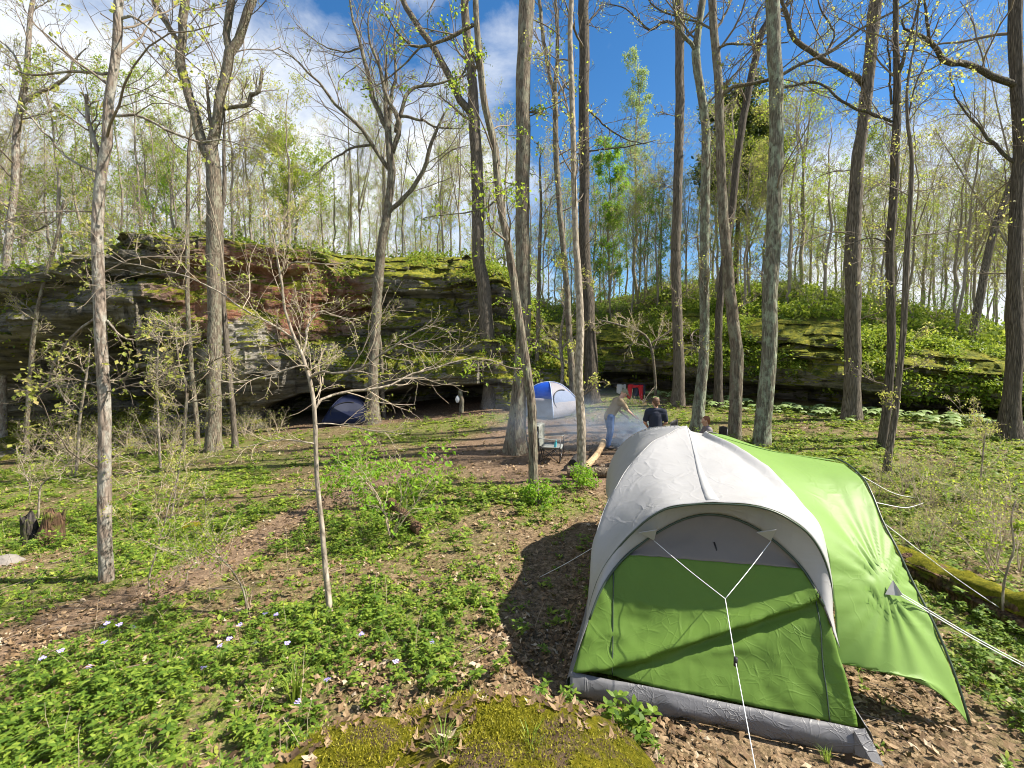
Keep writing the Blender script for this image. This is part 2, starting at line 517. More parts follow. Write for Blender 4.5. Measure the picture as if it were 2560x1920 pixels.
wall = prof([(0, -0.2), (.10, -.75), (.22, -.9), (.34, -.25), (.42, .15), (.6, .1), (.78, .12), (.80, -.1), (.84, -.2), (.865, .35), (.92, .35), (.97, .1), (1, -.9)])
ledge = prof([(0, .1), (.12, .2), (.18, .2), (.225, .3), (.26, .45), (.36, .3), (.38, -.05), (.48, -.2), (.5, -.65), (.6, -.75), (.62, -1.2), (.72, -1.35), (.74, -1.0), (.83, -1.1), (.86, -1.6), (.93, -2.3), (1, -3.6)])
nose = prof([(0, .5), (.15, .2), (.3, -.1), (.5, -.7), (.7, -1.3), (.85, -2.0), (1, -3.4)])
right = prof([(0, -.7), (.10, -2.3), (.27, -2.1), (.35, .1), (.5, .25), (.55, -.1), (.66, -.3), (.70, -.8), (.8, -1.2), (.88, -1.9), (1, -3.6)])
w_wall = smooth(-8.6 - lx, -0.6, 1.2)
w_nose = smooth(lx, -0.8, 1.2) * smooth(4.9 - lx, 0, 1.0)
w_right = smooth(lx, 4.4, 5.6)
w_ledge = np.clip(1 - w_wall - w_nose - w_right, 0, 1)
off = (w_wall[:, None] * wall + w_ledge[:, None] * ledge + w_nose[:, None] * nose + w_right[:, None] * right)
zb = H(lx, ly) - 0.6
Z = zb[:, None] + (topz - zb)[:, None] * tt[None]
S2 = np.broadcast_to(keep[:, None], Z.shape)
dip = np.where(lx > 4.5, -0.22, 0.05)[:, None] * (S2 - keep[np.argmin(np.abs(lx - 4.5))])
zz = Z - dip * 0.5 + 0.25 * fbm(S2 * 0.25, Z * 0.3, 0, 2, 3)

def strata(thick, seed, cell):
    r_ = np.random.default_rng(seed)
    bounds = np.cumsum(thick * r_.gamma(2.2, .45, 200)) - 4
    L = np.searchsorted(bounds, zz + 0.22 * thick * vnoise(S2 * .9, zz * .5, 0, seed + 1)).astype(float)
    C = np.floor((S2 + .35 * cell * vnoise(S2 * .5 / cell, L * 1.7, 0, seed + 5)) / (cell * (.5 + 1.3 * _h(L, L * 0, L * 0, seed + 4))) + 5.0 * _h(L, L * 0, L * 0, seed + 3) + 0.25 * vnoise(S2 * 1.3, L * 3.1, 0, seed))
    return _h(L, C, L * 0, seed + 9) * 2 - 1, L

b1, _ = strata(0.85, 11, 2.3)
b2, _ = strata(0.30, 23, 0.8)
rough = (0.75 * w_ledge + (0.34 + .5 * smooth(-13.2 - lx, 0, 1.5)) * w_wall + 0.8 * w_nose + 0.85 * w_right)[:, None]
rough = rough * (1 - .6 * (w_wall * smooth(lx, -14.2, -13.2))[:, None] * smooth(Z, 3.8, 4.4) * smooth(7.4 - Z, 0, .5))
off = off + rough * (0.46 * b1 + 0.20 * b2) + 0.7 * fbm(S2 * 0.36, Z * 0.45, 4.2, 3, 51) + 0.30 * fbm(S2 * 1.3, Z * 2.2, 1.0, 5, 61)
cave = np.exp(-((lx + 17.2) / 1.1) ** 2)[:, None] * smooth(Z, 0.5, 1.5) * smooth(4.8 - Z, 0, 1.2)
off = off - 2.6 * cave
cavern = (smooth(lx, -11.4, -10.2) * smooth(-0.7 - lx, 0, 0.9))[:, None]
lip_t = .215 + .03 * vnoise(keep * .6, 1.0, 0, 66)[:, None]
off = off - cavern * 4.6 * smooth(lip_t - tt[None], 0, .05)
lump = np.abs(fbm(S2 * .9, Z * 1.1, 2.2, 3, 88))
off = off + (.5 * w_ledge + .6 * w_nose + .7 * w_right)[:, None] * (lump - .2) * smooth(tt, .3, .5)[None]
hollow = smooth(-15.2 - lx, 0, 2.2)[:, None] * (smooth(tt, .12, .25) * smooth(.72 - tt, 0, .25))[None]
off = off - 3.6 * hollow
leaner = np.exp(-((lx + 11.6) / 1.15) ** 4)[:, None] * smooth(5.3 - Z - 0.35 * (S2 - np.interp(-11.6, lx, keep)), 0, 0.5)
off = off + 0.75 * leaner
X = lx[:, None] + nx[:, None] * off
Y = ly[:, None] + ny[:, None] * off
X = X + 0.05 * fbm(S2 * 3, Z * 5, 0, 3, 91)
Z = Z + 0.10 * smooth(tt, .86, 1)[None] * fbm(X * 1.4, Y * 1.4, 0, 3, 15)
CLIFF = np.stack([X, Y, Z], -1)

M['rock'], t = material('sandstone')
g = t.n('ShaderNodeNewGeometry')
pos, nor = g.outputs['Position'], g.outputs['Normal']
sx = t.n('ShaderNodeSeparateXYZ', {0: pos})
band = t.noise(t.map(pos, (0.5, 0.5, 4.5)), 1.0, 5, 0.6, 0.3)
col = t.ramp(band, [(0.30, (0.045, 0.042, 0.036)), (0.44, (0.15, 0.14, 0.12)), (0.58, (0.26, 0.24, 0.20)), (0.74, (0.38, 0.36, 0.31))])
tan = t.noise(t.map(pos, (0.35, 0.35, 0.8)), 1.0, 4, 0.6)
col = t.mix(t.ramp(tan, [(0.56, (0, 0, 0)), (0.72, (0.5,) * 3)]), col, (0.24, 0.19, 0.125))
# iron stain on the high wall
dx = t.math('DIVIDE', t.math('ADD', sx.outputs[0], 10.8), 4.0)
dz = t.math('DIVIDE', t.math('SUBTRACT', sx.outputs[2], 5.9), 2.4)
inside = t.math('SUBTRACT', 1.15, t.math('ADD', t.math('MULTIPLY', dx, dx), t.math('MULTIPLY', dz, dz)))
streak = t.noise(t.map(pos, (2.2, 2.2, 0.32)), 1.0, 5, 0.65)
redm = t.math('MULTIPLY', t.math('ADD', t.math('MULTIPLY', inside, 0.9), t.math('SUBTRACT', streak, 0.45)), 1.6, True)
red = t.ramp(streak, [(0.3, (0.16, 0.06, 0.038)), (0.5, (0.33, 0.15, 0.09)), (0.7, (0.48, 0.34, 0.25))])
col = t.mix(t.math('MULTIPLY', redm, 0.9), col, red)
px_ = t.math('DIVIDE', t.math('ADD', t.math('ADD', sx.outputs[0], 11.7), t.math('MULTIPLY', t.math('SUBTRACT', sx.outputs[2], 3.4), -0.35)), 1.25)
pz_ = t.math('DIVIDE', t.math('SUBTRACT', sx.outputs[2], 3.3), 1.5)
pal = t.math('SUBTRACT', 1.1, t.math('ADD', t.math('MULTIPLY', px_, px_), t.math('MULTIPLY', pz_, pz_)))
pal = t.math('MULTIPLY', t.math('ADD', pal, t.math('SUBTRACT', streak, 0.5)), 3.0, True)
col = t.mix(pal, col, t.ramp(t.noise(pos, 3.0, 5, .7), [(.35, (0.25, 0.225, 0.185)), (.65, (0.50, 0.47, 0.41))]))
dark = t.noise(t.map(pos, (1.6, 1.6, 0.5)), 1.1, 5, 0.7)
col = t.mix(t.ramp(dark, [(0.56, (0, 0, 0)), (0.68, (0.75,) * 3)]), col, (0.045, 0.042, 0.038))
up = t.n('ShaderNodeSeparateXYZ', {0: nor}).outputs[2]
mz = t.math('ADD', t.math('MULTIPLY', up, 0.62), t.math('MULTIPLY', t.noise(pos, 1.5, 6, 0.72), 1.15))
xr = t.math('MULTIPLY', t.math('ADD', sx.outputs[0], 9.0), 0.03)
mz = t.math('ADD', mz, t.math('MINIMUM', t.math('MAXIMUM', xr, -0.04), 0.16))
mossm = t.ramp(mz, [(0.74, (0, 0, 0)), (0.88, (0.95,) * 3)])
mossc = t.ramp(t.noise(pos, 2.7, 6, 0.75), [(0.32, (0.030, 0.040, 0.007)), (0.44, (0.09, 0.11, 0.012)), (0.55, (0.21, 0.215, 0.018)), (0.68, (0.33, 0.28, 0.035))])
col = t.mix(mossm, col, mossc)
litm = t.math('ADD', t.math('MULTIPLY', up, 0.8), t.noise(t.map(pos, loc=(9, 4, 2)), 1.3, 5, 0.7))
col = t.mix(t.ramp(litm, [(1.02, (0, 0, 0)), (1.16, (0.9,) * 3)]), col, (0.20, 0.13, 0.085))
hh = t.math('ADD', t.noise(t.map(pos, (3, 3, 9)), 1.0, 7, 0.7), t.math('MULTIPLY', t.noise(pos, 14.0, 5, 0.75), 0.45))
bp = t.n('ShaderNodeBump', {'Strength': 1.0, 'Distance': 0.2, 'Height': hh}).outputs[0]
finish(t, t.n('ShaderNodeBsdfPrincipled', {'Base Color': col, 'Roughness': 0.93, 'Normal': bp, 'Specular IOR Level': 0.12}).outputs[0])

cut = int(np.argmin(np.abs(lx - 5.3)))
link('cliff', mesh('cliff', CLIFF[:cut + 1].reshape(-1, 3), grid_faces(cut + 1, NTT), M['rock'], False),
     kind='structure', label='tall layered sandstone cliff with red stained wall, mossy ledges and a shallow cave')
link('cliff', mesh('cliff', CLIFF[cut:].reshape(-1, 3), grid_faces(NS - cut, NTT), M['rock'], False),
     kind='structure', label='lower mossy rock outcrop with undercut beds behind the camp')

# hill: runs back from the top edge of the rock
sub = np.arange(0, NS, 5)
edge = CLIFF[sub, -1]
dd = np.concatenate([[-0.5], np.linspace(0.4, 12, 40), np.linspace(13, 110, 40)])
rise = np.interp(lx[sub], [-46, -25, -16, -12, 0, 3, 6, 9, 12, 15, 18, 25], [0.14, 0.18, 0.15, 0.05, 0.05, 0.16, 0.42, 0.46, 0.46, 0.42, 0.36, 0.28])
fan = np.interp(lx[sub], [-46, 0, 38], [-0.9, 0, 0.9])
HX = edge[:, 0][:, None] + fan[:, None] * dd[None]
HY = edge[:, 1][:, None] + dd[None]
lift = 9.5 * (1 - np.exp(-np.maximum(dd, 0) / 8.0)) + np.minimum(dd, 0)
HZ = edge[:, 2][:, None] + rise[:, None] * np.maximum(lift, -0.2)[None] + 0.35 * smooth(dd, 0, 4)[None] * fbm(HX * 0.3, HY * 0.3, 0, 4, 8) + np.where(dd < 0, -0.35, -0.03)[None]

M['hill'], t = material('hill_floor')
pos = t.n('ShaderNodeNewGeometry').outputs['Position']
mixn = t.noise(pos, 1.1, 7, 0.75)
col = t.ramp(mixn, [(0.36, (0.16, 0.11, 0.07)), (0.47, (0.11, 0.12, 0.03)), (0.6, (0.12, 0.19, 0.025)), (0.72, (0.20, 0.27, 0.04))])
bp = t.n('ShaderNodeBump', {'Strength': 1.0, 'Distance': 0.2, 'Height': t.noise(pos, 5.0, 7, 0.75)}).outputs[0]
finish(t, t.n('ShaderNodeBsdfPrincipled', {'Base Color': col, 'Roughness': 0.95, 'Normal': bp, 'Specular IOR Level': 0.1}).outputs[0])
link('hill', mesh('hill', np.stack([HX, HY, HZ], -1).reshape(-1, 3), grid_faces(len(sub), len(dd)), M['hill']),
     kind='structure', label='wooded hill rising behind the rocks')

def hill_at(x, y):
    """height of the hill at a place (nearest row of the loft)"""
    i = np.argmin(np.abs(edge[:, 0] + fan * np.maximum(y - edge[:, 1], 0) - x))
    return float(np.interp(y - edge[i, 1], dd, HZ[i])), float(y - edge[i, 1])

# ------------------------------------------------------------------ growing trees
def children(P, R, n, t0, t1, ang, lenf, K, rf, up, wig, rng, length=None, flat=0.0, taper=0.25, tpow=1.0):
    """n branches from every parent line"""
    N, K0, _ = P.shape
    t = t0 + (t1 - t0) * ((np.arange(n)[None] + rng.random((N, n))) / n) ** tpow
    f = t * (K0 - 1)
    i = np.clip(f.astype(int), 0, K0 - 2)
    w = (f - i)[..., None]
    a = np.take_along_axis(P, i[..., None].repeat(3, -1), 1)
    b = np.take_along_axis(P, (i + 1)[..., None].repeat(3, -1), 1)
    start = (a * (1 - w) + b * w).reshape(-1, 3)
    tan = unit(b - a).reshape(-1, 3)
    r0 = (np.take_along_axis(R, i, 1) * (1 - w[..., 0]) + np.take_along_axis(R, i + 1, 1) * w[..., 0]).reshape(-1) * rf
    plen = np.linalg.norm(np.diff(P, axis=1), axis=2).sum(1)
    L = (plen[:, None] * lenf * (1.15 - 0.65 * t)).reshape(-1) if length is None else np.full(len(start), length) * (1.15 - 0.5 * t.reshape(-1))
    L = L * rng.uniform(0.6, 1.3, len(L))
    side = rng.normal(size=(len(start), 3))
    side[:, 2] *= (1 - flat)
    side = unit(np.cross(tan, np.cross(side, tan) + 1e-6))
    an = ang * rng.uniform(0.7, 1.3, (len(start), 1))
    d = unit(tan * np.cos(an) + side * np.sin(an))
    out = np.empty((len(start), K, 3))
    out[:, 0] = start
    curl = rng.normal(size=d.shape) * wig * 0.5
    for k in range(1, K):
        d = d + rng.normal(size=d.shape) * wig + curl / K
        d[:, 2] += up / K
        d[:, 2] *= (1 - flat * 0.4)
        d = unit(d)
        out[:, k] = out[:, k - 1] + d * (L / (K - 1))[:, None]
    rad = r0[:, None] * np.linspace(1, taper, K)[None]
    return out, np.maximum(rad, 0.0016)

def leaf_cards(p, size, rng, per=1, spread=0.05, droop=0.3, fold=0.25, long=1.0):
    """small folded leaves round the points: verts, tris"""
    p = np.repeat(np.asarray(p), per, 0)
    n = len(p)
    c = p + rng.normal(size=(n, 3)) * spread
    d = unit(rng.normal(size=(n, 3)) + np.array([0, 0, -droop]))
    s = unit(np.cross(d, rng.normal(size=(n, 3)) * 0.6 + np.array([0, 0, 1.0])))
    nrm = np.cross(s, d)
    L = (size * rng.uniform(0.55, 1.35, n))[:, None]
    w = L * 0.36 / long
    v = np.stack([c, c + d * L * .5 + s * w + nrm * L * fold * .5, c + d * L, c + d * L * .5 - s * w + nrm * L * fold * .5], 1)
    i = np.arange(n)[:, None] * 4
    f = np.concatenate([i + np.array([[0, 1, 2]]), i + np.array([[0, 2, 3]])])
    return v.reshape(-1, 3), f

def add_batch(bag, P, R, sides, mi=0):
    v, q = tubes(P, R, sides)
    bag.add(v, q, mi)

def trace(pts, y0, dy=0.0):
    """pixel polyline (x, y, width) at depth y0 -> 3D points and radii"""
    out, rad = [], []
    y0 = np.broadcast_to(np.asarray(y0, float) + np.linspace(0, dy, len(pts)), (len(pts),))
    for (px, py, w), y in zip(pts, y0):
        out.append(at(px, py, y))
        u = (px - CX) / F_PX
        rad.append(w * y / (2 * F_PX) / math.sqrt(1 + u * u))
    return np.array(out), np.array(rad)

def trunk_mesh(P, R, k, sides, mats, flare=0.35, noise=0.10, seed=0, bag=None):
    pr = spline(np.column_stack([P, R]), k)
    C, rr = pr[:, :3], np.maximum(pr[:, 3], 0.003)
    rng = np.random.default_rng(seed + 500)
    wob = np.cumsum(rng.normal(size=(k, 2)), 0)
    wob -= np.linspace(0, 1, k)[:, None] * wob[-1:]
    C[:, :2] += wob * 0.05 * rr[:, None]
    hgt = C[:, 2] - C[0, 2]
    rr = rr * (1 + flare * np.exp(-np.maximum(hgt - 0.15, 0) / 0.38) * 1.3)
    N = len(C)
    a = np.arange(sides) / sides * 2 * math.pi
    T = unit(np.gradient(C, axis=0))
    U = unit(np.cross(T, np.array([[1.0, 0.02, 0.03]])))
    V = np.cross(T, U)
    lob = 1 + noise * vnoise(np.cos(a)[None] * 1.5 + 3, np.sin(a)[None] * 1.5 + 3, (hgt * 1.4)[:, None] + seed, seed)
    root = np.exp(-np.maximum(hgt - 0.05, 0) / 0.30)[:, None] * flare * np.maximum(0, np.cos(a * (3 + seed % 3) + seed))[None] * 0.9
    knob = 0.10 * np.maximum(0, vnoise(np.cos(a)[None] * 2.3, np.sin(a)[None] * 2.3, (hgt * 2.7)[:, None], seed + 3) - 0.45)
    rad = rr[:, None] * (lob + root + knob)
    v = C[:, None] + rad[..., None] * (np.cos(a)[None, :, None] * U[:, None] + np.sin(a)[None, :, None] * V[:, None])
    idx = np.arange(N * sides).reshape(N, sides)
    j = np.roll(idx, -1, 1)
    q = np.stack([idx[:-1], j[:-1], j[1:], idx[1:]], -1).reshape(-1, 4)
    vv = np.concatenate([v.reshape(-1, 3), C[-1:] + T[-1:] * rr[-1] * 0.4])
    tip = np.stack([idx[-1], j[-1], np.full(sides, N * sides)], -1)
    me = mesh('trunk', vv, [q, tip], mats)
    al = np.concatenate([np.repeat(hgt, sides), hgt[-1:]]).astype(np.float32)
    me.attributes.new('along', 'FLOAT', 'POINT').data.foreach_set('value', np.clip(al, 0, 20))
    return me, C, rr

TREES = []

def traced_tree(label, base, pts, bark, limbs=(), seed=0, extend=7.0, crown=10, crown_from=0.45, limb_len=3.0, leaves=0, leaf='leaf_yellow',
                leaf_size=0.06, twig='twig', depth=None, flare=0.35, category='tree', name='tree', sink=0.25, twigs=(8, 5), low=0, group=None, up=0.5, dy=0.0):
    rng = np.random.default_rng(1000 + seed)
    g = ground(*base) if depth is None else at(base[0], base[1], depth)
    y = g[1]
    P, R = trace([(base[0], base[1], pts[0][2])] + list(pts), y, dy)
    P[0] = (g[0], y, g[2])
    P[0, 2] -= sink
    if extend:
        d = unit((P[-1] - P[-3])[None])[0]
        d[1] *= 0.2
        up_ = unit((d + np.array([0, 0, 0.3]))[None])[0]
        P = np.concatenate([P, [P[-1] + up_ * extend * 0.5, P[-1] + up_ * extend + rng.normal(size=3) * 0.3]])
        R = np.concatenate([R, [R[-1] * 0.65, R[-1] * 0.15]])
    root = thing(name, label, category, tuple(g), 0.0, group)
    hgt = P[-1, 2] - P[0, 2]
    me, C, rr = trunk_mesh(P - g, R, int(np.clip(hgt * 4, 18, 64)), 18 if R.max() > 0.12 else 10, M[bark], flare, seed=seed)
    link('trunk', me, root)
    lines, rads = [], []
    for lp in limbs:
        depthd = lp[1] if isinstance(lp[1], (int, float)) else 0.0
        lpts = lp[0] if isinstance(lp[0], (list, tuple)) and isinstance(lp[0][0], (list, tuple)) else lp
        LP, LR = trace(lpts, y, depthd)
        k = 14
        pr = spline(np.column_stack([LP - g, LR]), k)
        pr[1:-1, :3] += rng.normal(size=(k - 2, 3)) * 0.012 * np.linalg.norm(pr[-1, :3] - pr[0, :3]) / 3
        b = Bag()
        add_tube(b, pr[:, :3], np.maximum(pr[:, 3], 0.003), 9, 0, True, 0.10, seed)
        lm = b.build('limb', M[bark])
        link('limb', lm, root)
        lines.append(pr[:, :3])
        rads.append(np.maximum(pr[:, 3], 0.003))
    cb, lb = Bag(), []
    main = np.stack([np.stack([np.interp(np.linspace(0, 1, 14), np.linspace(0, 1, len(C)), C[:, i]) for i in range(3)], -1)])
    mr = np.interp(np.linspace(0, 1, 14), np.linspace(0, 1, len(C)), rr)[None]
    l1, r1 = [], []
    if crown:
        p, r = children(main, mr, crown, crown_from, 0.99, 0.95, 0.3, 9, 0.30, up, 0.14, rng, limb_len)
        l1.append(p); r1.append(np.minimum(r, 0.055))
        add_batch(cb, p, r1[-1], 6)
    if low:
        p, r = children(main, mr, low, 0.12, crown_from, 1.25, 0.3, 9, 0.16, 0.15, 0.17, rng, limb_len * 0.55)
        l1.append(p); r1.append(np.minimum(r, 0.018))
        add_batch(cb, p, r1[-1], 5)
    if lines:
        P2 = np.array([np.stack([np.interp(np.linspace(0, 1, 9), np.linspace(0, 1, len(l)), l[:, i]) for i in range(3)], -1) for l in lines])
        R2 = np.array([np.interp(np.linspace(0, 1, 9), np.linspace(0, 1, len(l)), l) for l in rads])
        l1.append(P2); r1.append(R2)
    if l1:
        P1, R1 = np.concatenate(l1), np.concatenate(r1)
        p2, r2 = children(P1, R1, twigs[0], 0.15, 1.0, 0.75, 0.46, 7, 0.5, 0.35, 0.17, rng)
        add_batch(cb, p2, np.clip(r2, 0.00045 * y, 0.02), 4)
        p3, r3 = children(p2, r2, twigs[1], 0.2, 1.0, 0.7, 0.55, 5, 0.6, 0.25, 0.2, rng)
        add_batch(cb, p3, np.clip(r3, min(0.00030 * y, .007), 0.008), 3)
        cr = link('crown', cb.build('crown', M[twig]), root)
        if leaves:
            pts3 = np.concatenate([p3[:, -1], p3[:, 2], p2[:, -1]])
            sel = rng.random(len(pts3)) < leaves
            if sel.any():
                v, f = leaf_cards(pts3[sel], leaf_size, rng, 3, leaf_size * 0.6, 0.5)
                link('leaves', mesh('leaves', v, f, M[leaf], False), cr)
    TREES.append((label, g))
    return root

T = traced_tree
T('slim grey tree leaning in from the picture edge, left of the ringed pale trunk', (8, 1130),
  [(4, 898, 24), (8, 754, 23), (16, 657, 23), (39, 447, 22), (43, 330, 20), (66, 194, 17), (75, 60, 14), (90, -60, 11)], 'bark_maple',
  limbs=[[(48, 262, 13), (100, 232, 11), (167, 194, 9), (183, 155, 6), (215, 120, 3)], [(60, 200, 8), (30, 130, 6), (-30, 80, 3)]], seed=1, extend=4, crown=16, crown_from=0.35, leaves=.35, twigs=(8, 6), low=6)
T('pale straight trunk with dark bark rings and a broken side stub, standing in green plants', (266, 1452),
  [(264, 1200, 39), (261, 949, 37), (249, 754, 33), (244, 583, 32), (253, 447, 30), (268, 350, 31), (269, 272, 28), (284, 175, 25), (292, 97, 25), (297, 0, 25), (305, -90, 22)], 'bark_maple',
  limbs=[[(250, 392, 14), (236, 350, 14), (224, 311, 13), (218, 270, 12), (216, 236, 9)],
         [(275, 290, 9), (350, 290, 8), (428, 330, 7), (505, 354, 6), (560, 350, 4), (640, 372, 2)],
         [(250, 436, 8), (175, 400, 7), (117, 338, 6), (58, 272, 5), (0, 210, 3)],
         [(275, 183, 9), (175, 179, 8), (78, 187, 6), (10, 160, 3)],
         [(268, 801, 7), (303, 840, 5), (345, 851, 4), (400, 840, 2)],
         [(242, 792, 8), (215, 812, 8), (175, 848, 8), (136, 910, 7), (120, 960, 6), (74, 1019, 3)],
         [(290, 60, 10), (330, 40, 8), (420, 110, 5), (520, 190, 3)]], seed=2, extend=5, crown=14, crown_from=0.42, limb_len=2.6, leaves=.25, twigs=(8, 6), low=7, flare=.18)
T('big rough-barked tree forked into two thick limbs, dead crooked branch on one', (535, 1126),
  [(533, 1042, 40), (535, 910, 36), (533, 754, 36), (530, 638, 37), (532, 583, 40), (531, 447, 38), (525, 369, 40)], 'bark_grey',
  limbs=[[(527, 400, 30), (502, 342, 28), (470, 233, 25), (453, 136, 25), (461, 78, 22), (463, 0, 22), (468, -110, 16)],
         [(527, 400, 30), (544, 292, 28), (560, 194, 26), (575, 132, 26), (607, 70, 22), (630, 0, 21), (652, -90, 16)],
         [(572, 140, 19), (568, 78, 19), (579, 0, 20), (592, -90, 15)],
         [(452, 112, 13), (447, 101, 13), (420, 66, 13), (381, 0, 12), (340, -80, 9)],
         [(560, 272, 11), (592, 266, 11), (622, 260, 11), (626, 237, 11), (647, 229, 9), (655, 171, 4)],
         [(530, 330, 10), (525, 290, 10), (520, 240, 8), (515, 198, 5)]], seed=3, extend=0, crown=0, leaves=.2, twigs=(11, 7), flare=.3)
T('thin companion stem with brown bark close beside the big forked tree', (588, 1118),
  [(583, 1042, 15), (571, 910, 16), (560, 754, 14), (554, 560, 13), (562, 486, 12), (560, 380, 9)], 'bark_brown', seed=4, extend=2, crown=7, limb_len=1.6, leaves=.3, low=3)
T('slender grey pole tree before the cliff, between ringed trunk and forked tree', (493, 1112),
  [(491, 1040, 13), (478, 910, 13), (470, 754, 12), (468, 599, 11), (470, 389, 9), (476, 330, 7)], 'bark_grey', seed=5, extend=2, crown=8, limb_len=1.8, leaves=.3, low=3)
T('spreading grey tree at the cave mouth, crown of many rising limbs against cloud', (934, 1058),
  [(933, 1010, 27), (933, 910, 24), (943, 754, 24), (953, 622, 23), (967, 544, 21), (980, 447, 19), (975, 390, 19), (970, 340, 16)], 'bark_grey',
  limbs=[([(974, 360, 14), (965, 320, 13), (936, 253, 12), (908, 136, 9), (881, 39, 6), (870, -40, 4)], 0.5),
         ([(978, 390, 13), (998, 311, 12), (963, 233, 10), (945, 160, 8), (920, 90, 5), (925, 20, 3)], -0.8),
         ([(990, 330, 11), (1005, 272, 10), (1030, 222, 8), (1090, 210, 6), (1150, 190, 3)], 0.8),
         ([(978, 430, 12), (928, 358, 10), (889, 303, 9), (850, 272, 8), (790, 200, 6), (730, 140, 4), (690, 120, 2)], -1.2),
         ([(965, 540, 12), (1017, 486, 11), (1060, 424, 10), (1079, 362, 9), (1099, 311, 6), (1120, 270, 3)], -0.6),
         ([(970, 350, 11), (975, 270, 9), (990, 190, 7), (985, 110, 5), (1000, 30, 3)], 0.3),
         ([(930, 362, 7), (880, 370, 6), (830, 400, 4), (780, 440, 2)], -0.5),
         ([(1000, 290, 8), (1050, 300, 6), (1100, 320, 4), (1160, 320, 2)], -0.7),
         ([(900, 120, 5), (860, 130, 4), (800, 110, 3), (740, 60, 2)], 0.4)], seed=6, extend=3, crown=3, crown_from=.8, leaves=.2, leaf='leaf_spring', twigs=(10, 7), flare=.5, up=.9)
T('straight brown trunk with a mossy flared foot at the right end of the cave', (1228, 1018),
  [(1227, 1000, 40), (1221, 871, 36), (1209, 715, 34), (1196, 638, 31), (1192, 467, 30), (1184, 311, 28), (1180, 194, 22), (1169, 97, 20), (1161, 0, 18), (1156, -80, 14)], 'bark_brown',
  limbs=[[(1186, 300, 18), (1138, 222, 17), (1083, 120, 16), (1044, 62, 15), (1005, 0, 13), (965, -70, 9)],
         [(1172, 150, 6), (1160, 180, 5), (1145, 200, 4), (1110, 220, 2)]], seed=7, extend=3, crown=8, crown_from=.55, leaves=.55, leaf='leaf_spring', leaf_size=.085, twigs=(6, 4), low=4)
T('curving slim tree standing between the folding chair and the cave, bare foot in grass', (1332, 1253),
  [(1332, 1198, 24), (1326, 1027, 23), (1310, 910, 22), (1291, 793, 21), (1279, 696, 20), (1264, 600, 19), (1243, 486, 18), (1233, 369, 18), (1208, 264, 17), (1196, 155, 16), (1188, 58, 15), (1186, 0, 15), (1183, -70, 12)], 'bark_grey',
  limbs=[[(1184, 62, 9), (1142, 86, 9), (1095, 108, 8), (1052, 117, 7), (1017, 105, 6), (967, 39, 4), (962, -20, 3)],
         [(1196, 170, 6), (1180, 130, 6), (1172, 180, 5), (1140, 200, 3)], [(1245, 500, 5), (1200, 525, 4), (1130, 535, 3), (1060, 545, 2)],
         [(1052, 117, 5), (1000, 170, 4), (940, 215, 3), (900, 225, 2)]], seed=8, extend=3, crown=9, crown_from=.3, limb_len=1.7, leaves=.6, leaf='leaf_spring', leaf_size=.07, twigs=(5, 4), low=3, flare=.25)
T('thick straight trunk with a flared lichen-pale foot behind the folding chair', (1292, 1130),
  [(1292, 1100, 50), (1296, 1007, 38), (1306, 880, 36), (1310, 754, 35), (1310, 622, 36), (1313, 389, 35), (1313, 194, 35), (1322, 0, 37), (1326, -80, 36)], 'bark_grey',
  limbs=[[(1318, 280, 5), (1335, 281, 5), (1358, 282, 3)]], seed=9, extend=8, crown=8, crown_from=.6, limb_len=3.5, leaves=.5, leaf='leaf_spring', leaf_size=.08, twigs=(5, 4), low=5, flare=.35)
T('pale smooth slim trunk in front of the fire pit logs', (1453, 1203),
  [(1454, 1198, 22), (1452, 1065, 22), (1446, 949, 21), (1450, 793, 19), (1441, 622, 16), (1436, 480, 14), (1433, 350, 13), (1429, 194, 13), (1425, 78, 12), (1429, 0, 12), (1432, -60, 10)], 'bark_pale',
  limbs=[[(1433, 330, 6), (1410, 240, 5), (1395, 200, 4), (1370, 150, 2)]], seed=10, extend=3, crown=8, crown_from=.4, limb_len=1.8, leaves=.3, low=4, flare=.3)
T('tall dark brown trunk rising straight behind the man in the cap', (1479, 1006),
  [(1478, 980, 36), (1474, 860, 33), (1470, 754, 31), (1462, 622, 27), (1462, 450, 25), (1462, 272, 25), (1461, 100, 25), (1460, 0, 25), (1458, -80, 24)], 'bark_dark',
  limbs=[[(1466, 270, 4), (1520, 320, 4), (1570, 350, 3), (1620, 360, 2)], [(1464, 380, 4), (1510, 372, 4), (1560, 368, 3), (1640, 350, 2)]], seed=11, extend=9, crown=8, crown_from=.55, limb_len=3.5, leaves=.3, low=5)
T('thin forked trunk just left of the tall dark brown trunk', (1434, 1012),
  [(1433, 980, 17), (1426, 850, 16), (1419, 715, 15), (1410, 622, 14), (1394, 428, 14), (1387, 233, 13)], 'bark_grey',
  limbs=[[(1387, 240, 10), (1372, 170, 9), (1359, 97, 9), (1348, 0, 8), (1342, -60, 6)], [(1387, 240, 10), (1394, 117, 9), (1390, 0, 8), (1388, -60, 6)],
         [(1388, 250, 6), (1405, 220, 5), (1428, 200, 3)]], seed=12, extend=0, crown=4, crown_from=.6, leaves=.4, twigs=(6, 4), low=4)
T('thin pole sapling rising behind the blue dome tent', (1342, 1010),
  [(1342, 949, 11), (1345, 793, 10), (1349, 638, 9), (1352, 520, 7), (1350, 420, 5)], 'bark_grey', seed=13, extend=1, crown=8, limb_len=1.4, crown_from=.35, leaves=.5, leaf='leaf_spring')
